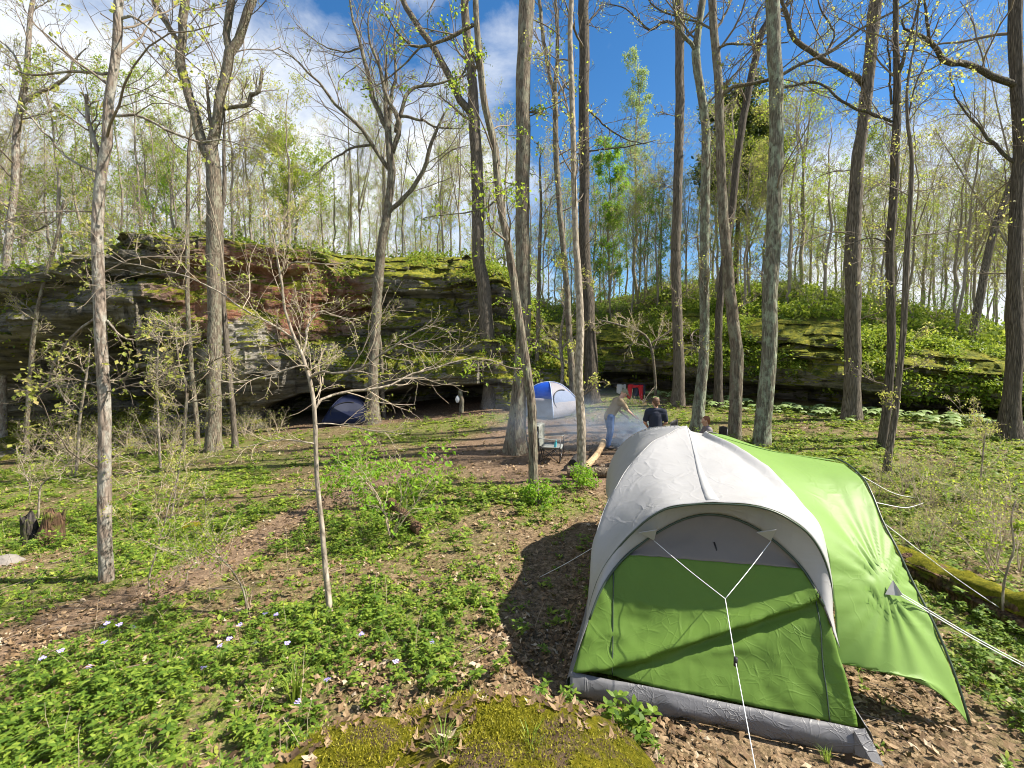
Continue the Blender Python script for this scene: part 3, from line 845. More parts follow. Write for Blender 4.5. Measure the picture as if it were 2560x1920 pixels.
T('straight dark trunk before the dark undercut rock, first right of the hanging clothes', (1695, 1014),
  [(1695, 980, 30), (1696, 840, 26), (1694, 622, 24), (1698, 400, 23), (1699, 200, 22), (1698, 0, 22), (1698, -80, 20)], 'bark_brown',
  limbs=[[(1698, 60, 8), (1660, 55, 7), (1625, 75, 6), (1590, 45, 4), (1560, 20, 3), (1520, 10, 2)], [(1690, 40, 5), (1640, 20, 4), (1600, -30, 3)]], seed=14, extend=8, crown=8, crown_from=.55, limb_len=3.4, leaves=.3, low=4)
T('slim trunk beside the seated person, forked high up', (1744, 1078),
  [(1746, 1040, 32), (1752, 950, 28), (1759, 840, 25), (1761, 638, 24), (1763, 467, 23), (1764, 311, 22), (1747, 194, 21), (1740, 128, 20), (1750, 60, 17), (1758, 0, 17), (1764, -80, 15)], 'bark_lichen',
  limbs=[[(1741, 132, 11), (1725, 105, 10), (1708, 89, 9), (1690, 40, 7), (1680, -30, 5)]], seed=15, extend=6, crown=8, crown_from=.5, limb_len=2.8, leaves=.25, low=4)
T('straight slim trunk with one long bare branch sweeping up to the right', (1838, 1096),
  [(1838, 1050, 33), (1838, 887, 32), (1826, 744, 30), (1817, 622, 27), (1805, 467, 24), (1799, 311, 22), (1793, 194, 21), (1784, 78, 20), (1780, 0, 20), (1778, -80, 18)], 'bark_grey',
  limbs=[([(1803, 240, 12), (1815, 218, 11), (1855, 212, 10), (1918, 202, 10), (1992, 167, 9), (2073, 128, 8), (2147, 78, 7), (2244, 23, 6), (2310, -20, 4)], -1.0),
         ([(1793, 120, 7), (1830, 110, 6), (1900, 112, 5), (1970, 106, 3)], -.6),
         ([(1785, 80, 7), (1808, 45, 6), (1828, 0, 5), (1840, -40, 3)], .4), ([(1783, 75, 6), (1745, 55, 5), (1705, 47, 4)], .2)], seed=16, extend=6, crown=7, crown_from=.55, limb_len=2.8, leaves=.2, low=3, flare=.15)
T('dark leaning trunk behind the slim ones, slanting up to the right', (1795, 1016),
  [(1795, 980, 22), (1796, 900, 20), (1797, 792, 19), (1812, 640, 18), (1832, 505, 18), (1844, 389, 19), (1859, 292, 19), (1887, 156, 18), (1906, 78, 17), (1935, 40, 12), (1972, 10, 9)], 'bark_dark',
  limbs=[[(1890, 150, 7), (1880, 90, 6), (1890, 40, 5), (1915, 0, 3)], [(1860, 290, 5), (1830, 230, 4), (1800, 200, 3)]], seed=17, extend=2, crown=6, crown_from=.6, limb_len=2.4, leaves=.2)
T('pale lichened thick trunk right behind the green tent top', (1905, 1112),
  [(1908, 1070, 45), (1914, 980, 42), (1922, 887, 40), (1926, 744, 38), (1934, 622, 38), (1939, 389, 38), (1937, 194, 36), (1929, 0, 36), (1926, -80, 34)], 'bark_lichen', limbs=[
   [(1942, 225, 5), (1975, 215, 5), (2040, 208, 4), (2090, 225, 2)]], seed=18, extend=7, crown=7, crown_from=.6, limb_len=3.4, leaves=.2, low=3, flare=.16)
T('big brown trunk bending at the top, wide limb curling left, before the mossy rock', (2128, 1050),
  [(2128, 1010, 46), (2130, 900, 43), (2130, 792, 42), (2130, 622, 40), (2139, 428, 34), (2150, 330, 32), (2163, 233, 31), (2178, 78, 34), (2190, 0, 34), (2198, -80, 32)], 'bark_brown',
  limbs=[([(2158, 208, 18), (2135, 190, 16), (2050, 144, 15), (2010, 118, 14), (1984, 93, 13), (1968, 47, 11), (1949, 0, 9), (1930, -40, 7)], -.8),
         ([(2060, 146, 6), (2085, 90, 5), (2075, 60, 5), (2050, 20, 4), (2045, -20, 3)], -.3), ([(1970, 60, 6), (1960, 20, 5), (1985, -20, 4)], -.3),
         ([(2140, 600, 5), (2100, 580, 4), (2050, 590, 3), (1990, 620, 2)], -1)], seed=19, extend=8, crown=8, crown_from=.58, limb_len=3.4, leaves=.25, low=6)
T('dark slim trunk with side branch reaching left, paired with a thinner stem', (2204, 1120),
  [(2206, 1090, 24), (2219, 983, 26), (2226, 840, 24), (2224, 622, 24), (2233, 500, 24), (2237, 389, 24), (2242, 233, 21), (2240, 100, 17), (2240, 0, 16), (2240, -80, 13)], 'bark_dark',
  limbs=[([(2230, 305, 8), (2180, 285, 8), (2108, 253, 7), (2050, 206, 6), (2010, 208, 5), (1964, 220, 3)], .5),
         ([(2240, 200, 11), (2255, 160, 10), (2275, 90, 8), (2295, 20, 7), (2300, -30, 5)], -.4), ([(2228, 260, 7), (2225, 190, 6), (2222, 120, 5), (2210, 60, 3)], .5),
         ([(2225, 610, 5), (2180, 596, 4), (2110, 615, 3), (2040, 645, 2)], -.6)], seed=20, extend=4, crown=8, crown_from=.5, limb_len=2.2, leaves=.25, low=5)
T('thin double-footed stem crossing the dark slim trunk, near the right meadow', (2217, 1185),
  [(2222, 1140, 19), (2240, 1031, 18), (2257, 840, 17), (2266, 640, 17), (2275, 500, 14), (2279, 389, 12), (2268, 300, 10), (2270, 200, 7), (2290, 90, 5)], 'bark_brown',
  limbs=[[(2268, 300, 6), (2290, 210, 5), (2330, 130, 4), (2380, 70, 3), (2430, 10, 2)]], seed=21, extend=1.5, crown=8, crown_from=.45, limb_len=1.7, leaves=.3, low=4)
T('massive dark trunk at the right picture edge with a thick S-shaped limb', (2527, 1098),
  [(2530, 1060, 56), (2536, 950, 48), (2541, 840, 46), (2541, 640, 42), (2546, 480, 36), (2553, 350, 37), (2545, 194, 38), (2541, 60, 37), (2540, 0, 37), (2538, -80, 34)], 'bark_dark',
  limbs=[([(2545, 216, 24), (2525, 208, 22), (2458, 179, 20), (2419, 159, 19), (2361, 156, 18), (2342, 117, 15), (2314, 97, 13), (2285, 84, 10), (2260, 72, 6)], -.6),
         ([(2325, 104, 9), (2318, 60, 8), (2310, 0, 7), (2300, -60, 5)], -.2),
         ([(2545, 410, 12), (2500, 380, 11), (2450, 320, 9), (2420, 290, 7), (2390, 240, 5), (2375, 180, 3)], .8),
         ([(2262, 74, 6), (2255, 50, 5), (2275, 40, 3)], 0)], seed=22, extend=8, crown=7, crown_from=.5, limb_len=3.0, leaves=.2, low=5)
T('leaning trunk slanting into the massive dark one, seen above the mossy rock', (2425, 890),
  [(2440, 790, 24), (2474, 622, 23), (2505, 520, 22), (2535, 440, 20), (2560, 370, 16)], 'bark_brown', depth=19.5, seed=23, extend=3, crown=6, limb_len=2.2, leaves=.3, sink=1.5)
# understorey saplings, bare with flat layered twigs
S = dict(twig='twig_pale', name='sapling', category='sapling')
T('pale bare sapling alone in the clearing, long flat branches reaching right', (826, 1532),
  [(814, 1426, 15), (805, 1313, 13), (793, 1200, 12), (787, 1027, 11), (778, 968, 10), (770, 929, 10), (754, 883, 9), (731, 832, 8), (712, 774, 7), (700, 669, 6), (682, 611, 5), (680, 560, 4), (668, 520, 2)], 'bark_pale',
  limbs=[([(786, 1024, 8), (813, 997, 7), (875, 978, 7), (968, 966, 6), (1007, 945, 5), (1089, 918, 4), (1186, 894, 2)], .9),
         ([(778, 944, 7), (800, 930, 6), (856, 933, 6), (918, 910, 5), (1011, 848, 4), (1080, 800, 2)], -.7),
         ([(756, 890, 6), (766, 850, 6), (768, 820, 5), (797, 778, 4), (840, 790, 3), (900, 800, 2)], .4),
         ([(770, 925, 5), (754, 914, 5), (661, 941, 4), (600, 955, 3), (540, 950, 2)], -.5),
         ([(745, 855, 6), (690, 815, 5), (607, 770, 5), (513, 712, 4), (428, 680, 3), (338, 661, 3), (233, 626, 2)], .6),
         ([(703, 680, 4), (739, 655, 4), (800, 660, 3), (860, 660, 2)], -.4),
         ([(797, 1228, 5), (760, 1225, 5), (735, 1224, 3)], 0),
         ([(790, 1110, 4), (760, 1105, 4), (700, 1100, 3), (600, 1120, 2)], -.3),
         ([(793, 1060, 4), (850, 1062, 3), (930, 1075, 3), (1010, 1085, 2)], .4)], seed=30, extend=0, crown=10, crown_from=.5, limb_len=.9, leaves=.4, leaf='leaf_yellow', leaf_size=.022, twigs=(10, 6), flare=.1, sink=.1, **S)
SAP = [
 ('small forked sapling before the grey foot of the cliff', (459, 1139), [(462, 1060, 9), (467, 980, 9), (455, 930, 7), (447, 910, 6), (440, 850, 4), (425, 800, 2)], [[(467, 985, 6), (485, 950, 6), (502, 929, 5), (540, 900, 4), (580, 880, 2)], [(464, 1010, 5), (500, 1000, 4), (560, 985, 2)]]),
 ('thin reddish upright sapling in front of the cliff, leafless foot', (402, 1172), [(398, 1100, 7), (394, 1000, 6), (393, 910, 5), (398, 830, 3)], []),
 ('pale crooked sapling between the stumps and the ringed trunk', (190, 1190), [(196, 1110, 9), (202, 1030, 8), (218, 930, 6), (225, 860, 4)], [[(202, 1040, 5), (170, 1010, 5), (140, 960, 3)], [(205, 1025, 5), (240, 990, 4), (262, 985, 2)]]),
 ('leaning grey sapling behind the stumps at the left edge', (66, 1150), [(68, 1060, 15), (75, 960, 14), (83, 850, 14), (95, 770, 12), (115, 690, 11), (140, 600, 9), (160, 500, 7)], [[(90, 790, 6), (60, 760, 5), (20, 740, 3)], [(110, 705, 6), (70, 700, 5), (0, 690, 3)]]),
 ('bent twiggy sapling growing beside the broken stumps', (95, 1300), [(98, 1250, 6), (103, 1215, 6), (130, 1190, 5), (165, 1165, 4), (185, 1140, 2)], [[(70, 1255, 0.1), (75, 1220, 5), (60, 1180, 4), (40, 1120, 2)]]),
 ('whip-thin sapling on the slope, left of the lone pale sapling', (425, 1300), [(440, 1220, 5), (452, 1150, 5), (462, 1080, 4), (470, 1000, 2)], []),
 ('thin arching stem among the violet flowers', (620, 1545), [(612, 1490, 5), (590, 1440, 5), (555, 1400, 4), (500, 1380, 3), (440, 1376, 2)], [[(556, 1402, 3), (520, 1340, 3), (495, 1290, 2)]]),
 ('straight twig stem left of the thin arching one', (370, 1490), [(374, 1440, 5), (385, 1400, 4), (410, 1310, 4), (430, 1230, 3), (445, 1200, 2)], []),
 ('bare sapling by the rock nook, left of hanging clothes', (1400, 1010), [(1405, 930, 9), (1400, 850, 8), (1410, 780, 6), (1420, 700, 4)], [[(1405, 870, 5), (1440, 840, 4), (1500, 830, 2)], [(1402, 900, 5), (1370, 880, 4), (1330, 860, 2)]]),
 ('pale dead twiggy branch tree before the dark undercut rock', (1640, 1000), [(1636, 930, 7), (1625, 860, 7), (1600, 830, 6), (1540, 810, 5), (1500, 800, 3)], [[(1625, 860, 5), (1670, 830, 4), (1700, 800, 3)], [(1600, 835, 4), (1580, 860, 3), (1560, 890, 2)]]),
 ('thin dark sapling at the right edge beside the fallen log', (2510, 1560), [(2508, 1480, 7), (2520, 1420, 7), (2535, 1370, 7), (2528, 1300, 5), (2540, 1250, 4)], [[(2512, 1440, 4), (2480, 1400, 3), (2460, 1340, 2)], [(2530, 1330, 4), (2556, 1310, 3)]]),
 ('small leafy sapling standing in the sunny meadow right of the tent', (2450, 1260), [(2452, 1200, 5), (2456, 1150, 5), (2462, 1090, 4), (2470, 1050, 2)], []),
 ('slim post-like sapling in front of the dark cave', (961, 1045), [(958, 1010, 10), (955, 960, 9), (954, 900, 8), (950, 850, 7), (940, 800, 5), (930, 740, 4)], []),
 ('dead pale stick tree leaning on the rock above the thick lichened trunk', (1985, 930), [(1990, 880, 6), (1988, 830, 6), (1975, 800, 5), (1955, 775, 3)], []),
]
for i, (lab, base, pts, lim) in enumerate(SAP):
    T(lab, base, pts, 'bark_pale' if i % 3 else 'bark_grey', limbs=lim, seed=40 + i, extend=0, crown=8, crown_from=.35, limb_len=.9 if base[1] > 1250 else 1.6,
      leaves=.55, leaf='leaf_yellow' if i % 2 else 'leaf_spring', leaf_size=.03 if base[1] > 1250 else .045, twigs=(7, 5), flare=.1, sink=.1, **S)

# ------------------------------------------------------------------ woods on the hill
def free_tree(seed, h, r, leaves, leaf, leaf_size, n1=15, from_=0.3, L=2.6, per=2, tw=(6, 5), bark='bark_far', twig='twig_far', up=0.8, ang=0.8, lean=0.4, forked=False):
    rng = np.random.default_rng(seed)
    k = 14
    C = np.zeros((k, 3))
    C[:, 2] = np.linspace(-0.8, h, k)
    C[:, :2] = np.cumsum(rng.normal(size=(k, 2)) * 0.09 * h / 12, 0) + np.linspace(0, 1, k)[:, None] * rng.normal(size=2) * lean
    R = r * np.linspace(1.1, 0.12, k) ** 0.8
    tb = Bag()
    add_tube(tb, C, R, 7, 0, True, 0.12, seed)
    P, Q = C[None], R[None]
    if forked:
        p, q = children(P, Q, 2, 0.35, 0.5, 0.4, 0.6, 10, 0.75, 0.5, 0.05, rng)
        add_batch(tb, p, q, 6)
        pr = np.stack([np.stack([np.interp(np.linspace(0, 1, k), np.linspace(0, 1, 10), l[:, i]) for i in range(3)], -1) for l in p])
        P, Q = np.concatenate([P, pr]), np.concatenate([Q, np.stack([np.interp(np.linspace(0, 1, k), np.linspace(0, 1, 10), l) for l in q])])
    tm = tb.build('trunk', M[bark])
    cb = Bag()
    p1, r1 = children(P, Q, n1, from_, 0.99, ang, 0.3, 8, 0.32, up, 0.13, rng, L)
    r1 = np.minimum(r1, 0.04)
    add_batch(cb, p1, r1, 4)
    p2, r2 = children(p1, r1, tw[0], 0.2, 1.0, 0.7, 0.5, 6, 0.55, 0.4, 0.16, rng)
    add_batch(cb, p2, np.clip(r2, 0.007, 0.016), 3)
    p3, r3 = children(p2, r2, tw[1], 0.2, 1.0, 0.7, 0.6, 4, 0.7, 0.3, 0.2, rng)
    add_batch(cb, p3, np.clip(r3, 0.0045, 0.008), 3)
    cm = cb.build('crown', M[twig])
    lm = None
    if leaves:
        pts = np.concatenate([p3[:, -1], p3[:, 2], p2[:, -1]])
        pts = pts[rng.random(len(pts)) < leaves]
        v, f = leaf_cards(pts, leaf_size, rng, per, leaf_size * 0.9, 0.2)
        lm = mesh('leaves', v, f, M[leaf], False)
    return tm, cm, lm

def place(meshes, name, label, cat, loc, rotz, sc, group=None):
    root = thing(name, label, cat, loc, rotz, group)
    root.scale = (sc, sc, sc)
    link('trunk', meshes[0], root)
    c = link('crown', meshes[1], root)
    if meshes[2]:
        link('leaves', meshes[2], c)
    return root

BARE = [free_tree(60 + i, 11.5, 0.065 + 0.022 * (i % 3), 0.6, ('leaf_yellow', 'leaf_yellow', 'leaf_spring')[i % 3], 0.06, 18, 0.25, 2.4 + 0.2 * (i % 2), forked=(i % 2 == 0)) for i in range(6)]
LEAFY = [free_tree(80 + i, 9.5, 0.09, 0.9, ('leaf_spring', 'leaf_yellow')[i % 2], 0.085, 16, 0.22, 2.4, 3) for i in range(3)]
rng = np.random.default_rng(21)

def cliff_y(x):
    return np.interp(x, LINE[:, 0], LINE[:, 1])

ORD = 'first second third fourth fifth sixth seventh eighth ninth tenth eleventh twelfth thirteenth fourteenth fifteenth sixteenth seventeenth eighteenth nineteenth twentieth twenty-first twenty-second twenty-third twenty-fourth twenty-fifth twenty-sixth twenty-seventh twenty-eighth twenty-ninth thirtieth thirty-first thirty-second thirty-third thirty-fourth thirty-fifth thirty-sixth'.split()
MARKS = [(-400, 'the picture edge'), (265, 'ringed trunk'), (530, 'forked tree'), (965, 'cave-mouth tree'), (1200, 'mossy-footed trunk'), (1460, 'dark brown trunk'), (1700, 'clothes-side trunk'),
         (1930, 'lichened trunk'), (2150, 'bending brown trunk'), (2250, 'dark paired stems'), (2545, 'massive edge trunk'), (4000, 'the picture edge')]
def name_by_place(things, what):
    """labels that say between which big trunks a look-alike shows, and its order there"""
    slots = {}
    for px, o in things:
        k = max(i for i in range(len(MARKS)) if MARKS[i][0] <= px)
        slots.setdefault((k, what(o)), []).append((px, o))
    for (k, w), lst in slots.items():
        lst.sort(key=lambda q: q[0])
        a, b = MARKS[k][1], MARKS[k + 1][1]
        for i, (_, o) in enumerate(lst):
            o['label'] = f"{w} between {a} and {b}" + (f", {ORD[i]} from the left" if len(lst) > 1 else '')

def woods(n, pxr, dr, kinds, sc, label, group, leafy_p, seed):
    rng = np.random.default_rng(seed)
    made = []
    for i in range(n):
        px = pxr[0] + (pxr[1] - pxr[0]) * (i + rng.random()) / n
        d = dr[0] + (dr[1] - dr[0]) * rng.random() ** 1.3
        u = (px - CX) / F_PX
        # walk out along the view column until it is d metres behind the rock edge
        y = 14.0
        for _ in range(60):
            z, b = hill_at(u * y, y)
            if b > d:
                break
            y += 0.7
        lf = rng.random() < leafy_p
        ms = LEAFY[rng.integers(len(LEAFY))] if lf else BARE[rng.integers(len(BARE))]
        o = place(ms, 'tree', label[1] if lf else label[0], 'tree', (u * y, y, z - 0.1), rng.uniform(0, 6.28), rng.uniform(*sc), group[1] if lf else group[0])
        made.append((px, o))
    name_by_place(made, lambda o: o['label'])

woods(104, (-70, 1180), (0.8, 24), 0, (0.5, 0.95), ('bare ridge tree', 'leafing ridge tree'),
      ('bare trees on the cliff ridge', 'leafing trees on the cliff ridge'), 0.6, 5)
woods(58, (1180, 1900), (1.0, 20), 0, (0.6, 1.0), ('bare hill tree', 'leafing hill tree'),
      ('bare trees on the green hill', 'leafing trees on the green hill'), 0.55, 6)
woods(56, (1900, 2640), (1.5, 26), 0, (0.65, 1.1), ('bare rock-side tree', 'leafing rock-side tree'),
      ('bare trees behind the low rock', 'leafing trees behind the low rock'), 0.5, 7)

def special(px, py_top, d, w, label, leaf, size, per, seed, n1=20, from_=0.25, L=2.0, leaves=1.0, tw=(6, 5), up=0.5, twig='twig_far', bark='bark_far', name='tree', h=None):
    u = (px - CX) / F_PX
    y = 16.0
    for _ in range(80):
        z, b = hill_at(u * y, y)
        if b > d:
            break
        y += 0.6
    top = at(px, py_top, y)[2]
    ms = free_tree(seed, top - z, w, leaves, leaf, size, n1, from_, L, per, tw, bark, twig, up)
    return place(ms, name, label, 'tree', (u * y, y, z), 0.3, 1.0)

special(1518, 372, 5.0, 0.12, 'dense bright green leafy tree right of the tall dark brown trunk', 'leaf_bright', 0.11, 7, 201, 34, .10, 2.2, tw=(7, 5), up=.2)
special(1583, 150, 8.0, 0.15, 'tall slender tree with airy yellow-green crown against the blue sky', 'leaf_pale', 0.11, 4, 202, 34, .3, 2.2, tw=(7, 5), up=1.3)
special(395, 380, 5.0, 0.10, 'small green leafy tree above the cliff, left of the forked tree', 'leaf_bright', 0.10, 5, 203, 22, .35, 2.3)
special(715, 385, 4.0, 0.11, 'round green leafy tree above the red wall of the cliff', 'leaf_spring', 0.11, 5, 204, 26, .3, 2.7)
special(1640, 500, 2.0, 0.08, 'low bushy green tree on the hill behind the pale leaning trunk', 'leaf_bright', 0.09, 3, 206, 18, .15, 1.7)
special(60, 470, 4.0, 0.08, 'feathery green tree on the slope at the far left', 'leaf_spring', 0.09, 2, 207, 18, .2, 2.0)
# dark evergreen: bare stem, rounded crown high up
u = (1832 - CX) / F_PX
ey = 30.0
ez = hill_at(u * ey, ey)[0]
etop = at(1832, 285, ey)[2] - ez
rngE = np.random.default_rng(9)
ev = thing('evergreen_tree', 'dark dense evergreen with rounded crown behind the leaning trunk', 'tree', (u * ey, ey, ez))
tb = Bag()
etop *= 1.02
ep = np.array([[0, 0, -1], [0.1, 0, etop * .4], [0, .1, etop * .8], [0, 0, etop * .97]])
add_tube(tb, spline(ep, 14), np.linspace(.22, .03, 14), 8)
link('trunk', tb.build('trunk', M['bark_dark']), ev)
cb = Bag()
p1, r1 = children(spline(ep, 14)[None], np.linspace(.2, .04, 14)[None], 64, .50, 1.0, 1.2, .3, 8, .3, .5, .1, rngE, 3.1)
add_batch(cb, p1, r1, 4)
p2, r2 = children(p1, r1, 9, .2, 1, .7, .45, 5, .6, .2, .15, rngE)
add_batch(cb, p2, np.clip(r2, .004, .012), 3)
ecr = link('crown', cb.build('crown', M['bark_dark']), ev)
pts = p2[:, 1:].reshape(-1, 3)
v, f = leaf_cards(pts, .23, rngE, 12, .15, .1, .2, 1.4)
link('needles', mesh('needles', v, f, M['leaf_dark'], False), ecr)

# ------------------------------------------------------------------ shrubs
def shrub_mesh(seed, h, stems, leaf, size, per=2, leaves=0.9, spread=0.5, twig='twig_far', tw=(5, 4)):
    rng = np.random.default_rng(seed)
    P = np.zeros((stems, 7, 3))
    d = np.stack([rng.normal(size=stems) * spread, rng.normal(size=stems) * spread, np.ones(stems)], 1)
    d = unit(d)
    for k in range(1, 7):
        d = unit(d + rng.normal(size=d.shape) * 0.12)
        P[:, k] = P[:, k - 1] + d * (h / 6) * rng.uniform(.7, 1.2, (stems, 1))
    P[:, 0, 2] -= 0.1
    R = np.linspace(0.012, 0.004, 7)[None].repeat(stems, 0) * (h / 1.6)
    tb, cb = Bag(), Bag()
    add_batch(tb, P, R, 5)
    p2, r2 = children(P, R, tw[0], .25, 1, .8, .5, 6, .6, .3, .15, rng)
    add_batch(cb, p2, r2, 3)
    p3, r3 = children(p2, r2, tw[1], .2, 1, .7, .6, 4, .7, .2, .18, rng)
    add_batch(cb, p3, r3, 3)
    pts = np.concatenate([p3[:, -1], p3[:, 2], p2[:, -1], p3[:, 1]])
    pts = pts[rng.random(len(pts)) < leaves]
    v, f = leaf_cards(pts, size, rng, per, size * .8, .4, .25, 1.15)
    return tb.build('stem', M[twig]), cb.build('twigs', M[twig]), mesh('leaves', v, f, M[leaf], False)

def shrub(ms, label, loc, rotz, sc, group=None):
    root = thing('shrub', label, 'shrub', loc, rotz, group)
    root.scale = (sc, sc, sc)
    link('stem', ms[0], root)
    c = link('twigs', ms[1], root)
    c['kind'] = 'stuff'
    link('leaves', ms[2], root)
    return root

HS = [shrub_mesh(300 + i, 1.9, 6, ('leaf_spring', 'leaf_yellow', 'leaf_bright')[i % 3], 0.075, 1, 0.75) for i in range(3)]
rng = np.random.default_rng(33)
hs_made = []
for i in range(116):
    right_ = i >= 52
    px = rng.uniform(1190, 2600) if right_ else rng.uniform(-60, 1180)
    u = (px - CX) / F_PX
    y, d = 14.0, 0.3 + 9.0 * rng.random() ** 1.4
    for _ in range(70):
        z, b = hill_at(u * y, y)
        if b > d:
            break
        y += 0.5
    o = shrub(HS[rng.integers(3)], 'leafing hill shrub' if right_ else 'cliff-top shrub',
          (u * y, y, z - 0.05), rng.uniform(0, 6.28), rng.uniform(0.6, 1.25), 'shrubs on the hill' if right_ else 'shrubs along the cliff top')
    hs_made.append((px, o))
name_by_place(hs_made, lambda o: o['label'])
VS = [shrub_mesh(320 + i, 1.5, 7, ('leaf_spring', 'leaf_yellow')[i % 2], 0.05, 1, 0.6, .55, 'twig_pale') for i in range(2)]
vs_made = []
for i in range(22):
    px, py = rng.uniform(-40, 470), rng.uniform(1085, 1190)
    g = ground(px, py)
    vs_made.append((px, shrub(VS[i % 2], 'twiggy cliff-foot shrub', tuple(g), rng.uniform(0, 6.28), rng.uniform(.6, 1.15), 'brush below the cliff')))
for i in range(9):
    px, py = rng.uniform(560, 720), rng.uniform(1070, 1100)
    g = ground(px, py)
    vs_made.append((px, shrub(VS[i % 2], 'low twiggy shrub', tuple(g), rng.uniform(0, 6.28), rng.uniform(.4, .75), 'brush by the forked tree')))
name_by_place(vs_made, lambda o: o['label'])
bb = shrub_mesh(340, 1.6, 6, 'leaf_bright', 0.08, 2, .8, .26, 'twig_pale', (6, 4))
shrub(bb, 'bright green leafy shrub in the middle of the slope, before the cave', tuple(ground(978, 1345)), 0.4, 1.0)
b2 = shrub_mesh(341, .95, 5, 'leaf_bright', 0.075, 2, .85, .5, 'twig_pale', (5, 4))
shrub(b2, 'lower bright green shrub spreading left of the tall bright one', tuple(ground(880, 1262)), 1.4, 1.0)
b3 = shrub_mesh(342, .5, 9, 'leaf_bright', 0.07, 3, .95, .8, 'twig_pale', (4, 3))
shrub(b3, 'small tuft of green leaves round the foot of the pale trunk by the fire logs', tuple(ground(1455, 1222)), 0, .85)
shrub(b3, 'low green tuft at the foot of the curving slim tree', tuple(ground(1350, 1262)), 2, .8)
ms_made = []
for i in range(16):
    px, py = rng.uniform(2180, 2600), rng.uniform(1200, 1440)
    g = ground(px, py)
    ms_made.append((px, shrub(VS[1], 'wispy meadow shrub', tuple(g), rng.uniform(0, 6.28), rng.uniform(.35, .7), 'wispy shrubs in the meadow')))
ms_made.sort(key=lambda q: q[0])
for i, (_, o) in enumerate(ms_made):
    o['label'] = f'wispy yellow-green shrub in the meadow right of the tent, {ORD[i]} from the left'

# ------------------------------------------------------------------ ground cover
TA, TB = np.array([.962, -.273]), np.array([.273, .962])
TO = np.array([1.53, 3.63])

def in_tent(x, y, grow=0.0):
    a = (x - TO[0]) * TA[0] + (y - TO[1]) * TA[1]
    b = (x - TO[0]) * TB[0] + (y - TO[1]) * TB[1]
    return (np.abs(a) < 1.1 + grow) & (b > -0.05 - grow) & (b < 4.9 + grow)

def scatter(n, y0, y1, rng, umax=1.22):
    y = rng.uniform(y0, y1, n)
    x = rng.uniform(-umax, umax, n) * np.maximum(y, 2.2)
    ok = (y < cliff_y(x) + 0.3) & ~in_tent(x, y)
    return x[ok], y[ok]

def stamp(template, x, y, z, size, rng, tilt=0.25):
    """copies of one small plant (verts, tris) merged into arrays"""
    tv, tf = template
    n = len(x)
    a = rng.uniform(0, 6.283, n)
    ca, sa = np.cos(a), np.sin(a)
    v = np.empty((n, len(tv), 3))
    v[..., 0] = tv[None, :, 0] * ca[:, None] - tv[None, :, 1] * sa[:, None]
    v[..., 1] = tv[None, :, 0] * sa[:, None] + tv[None, :, 1] * ca[:, None]
    v[..., 2] = tv[None, :, 2]
    tl = rng.normal(size=(n, 2)) * tilt
    v[..., 0] += tl[:, :1] * v[..., 2]
    v[..., 1] += tl[:, 1:] * v[..., 2]
    v *= size[:, None, None]
    v += np.stack([x, y, z], -1)[:, None]
    f = tf[None] + (np.arange(n) * len(tv))[:, None, None]
    return v.reshape(-1, 3), f.reshape(-1, 3)

def leaf6(base, d, s, n, L, w):
    """one bent leaf: 6 verts, 4 tris"""
    b = np.asarray(base)
    return np.array([b, b + d * L * .35 + s * w * .5, b + d * L * .35 - s * w * .5, b + d * L * .72 + s * w * .36 - n * L * .04, b + d * L * .72 - s * w * .36 - n * L * .04, b + d * L - n * L * .16]), \
        np.array([[0, 2, 1], [1, 2, 4], [1, 4, 3], [3, 4, 5]])

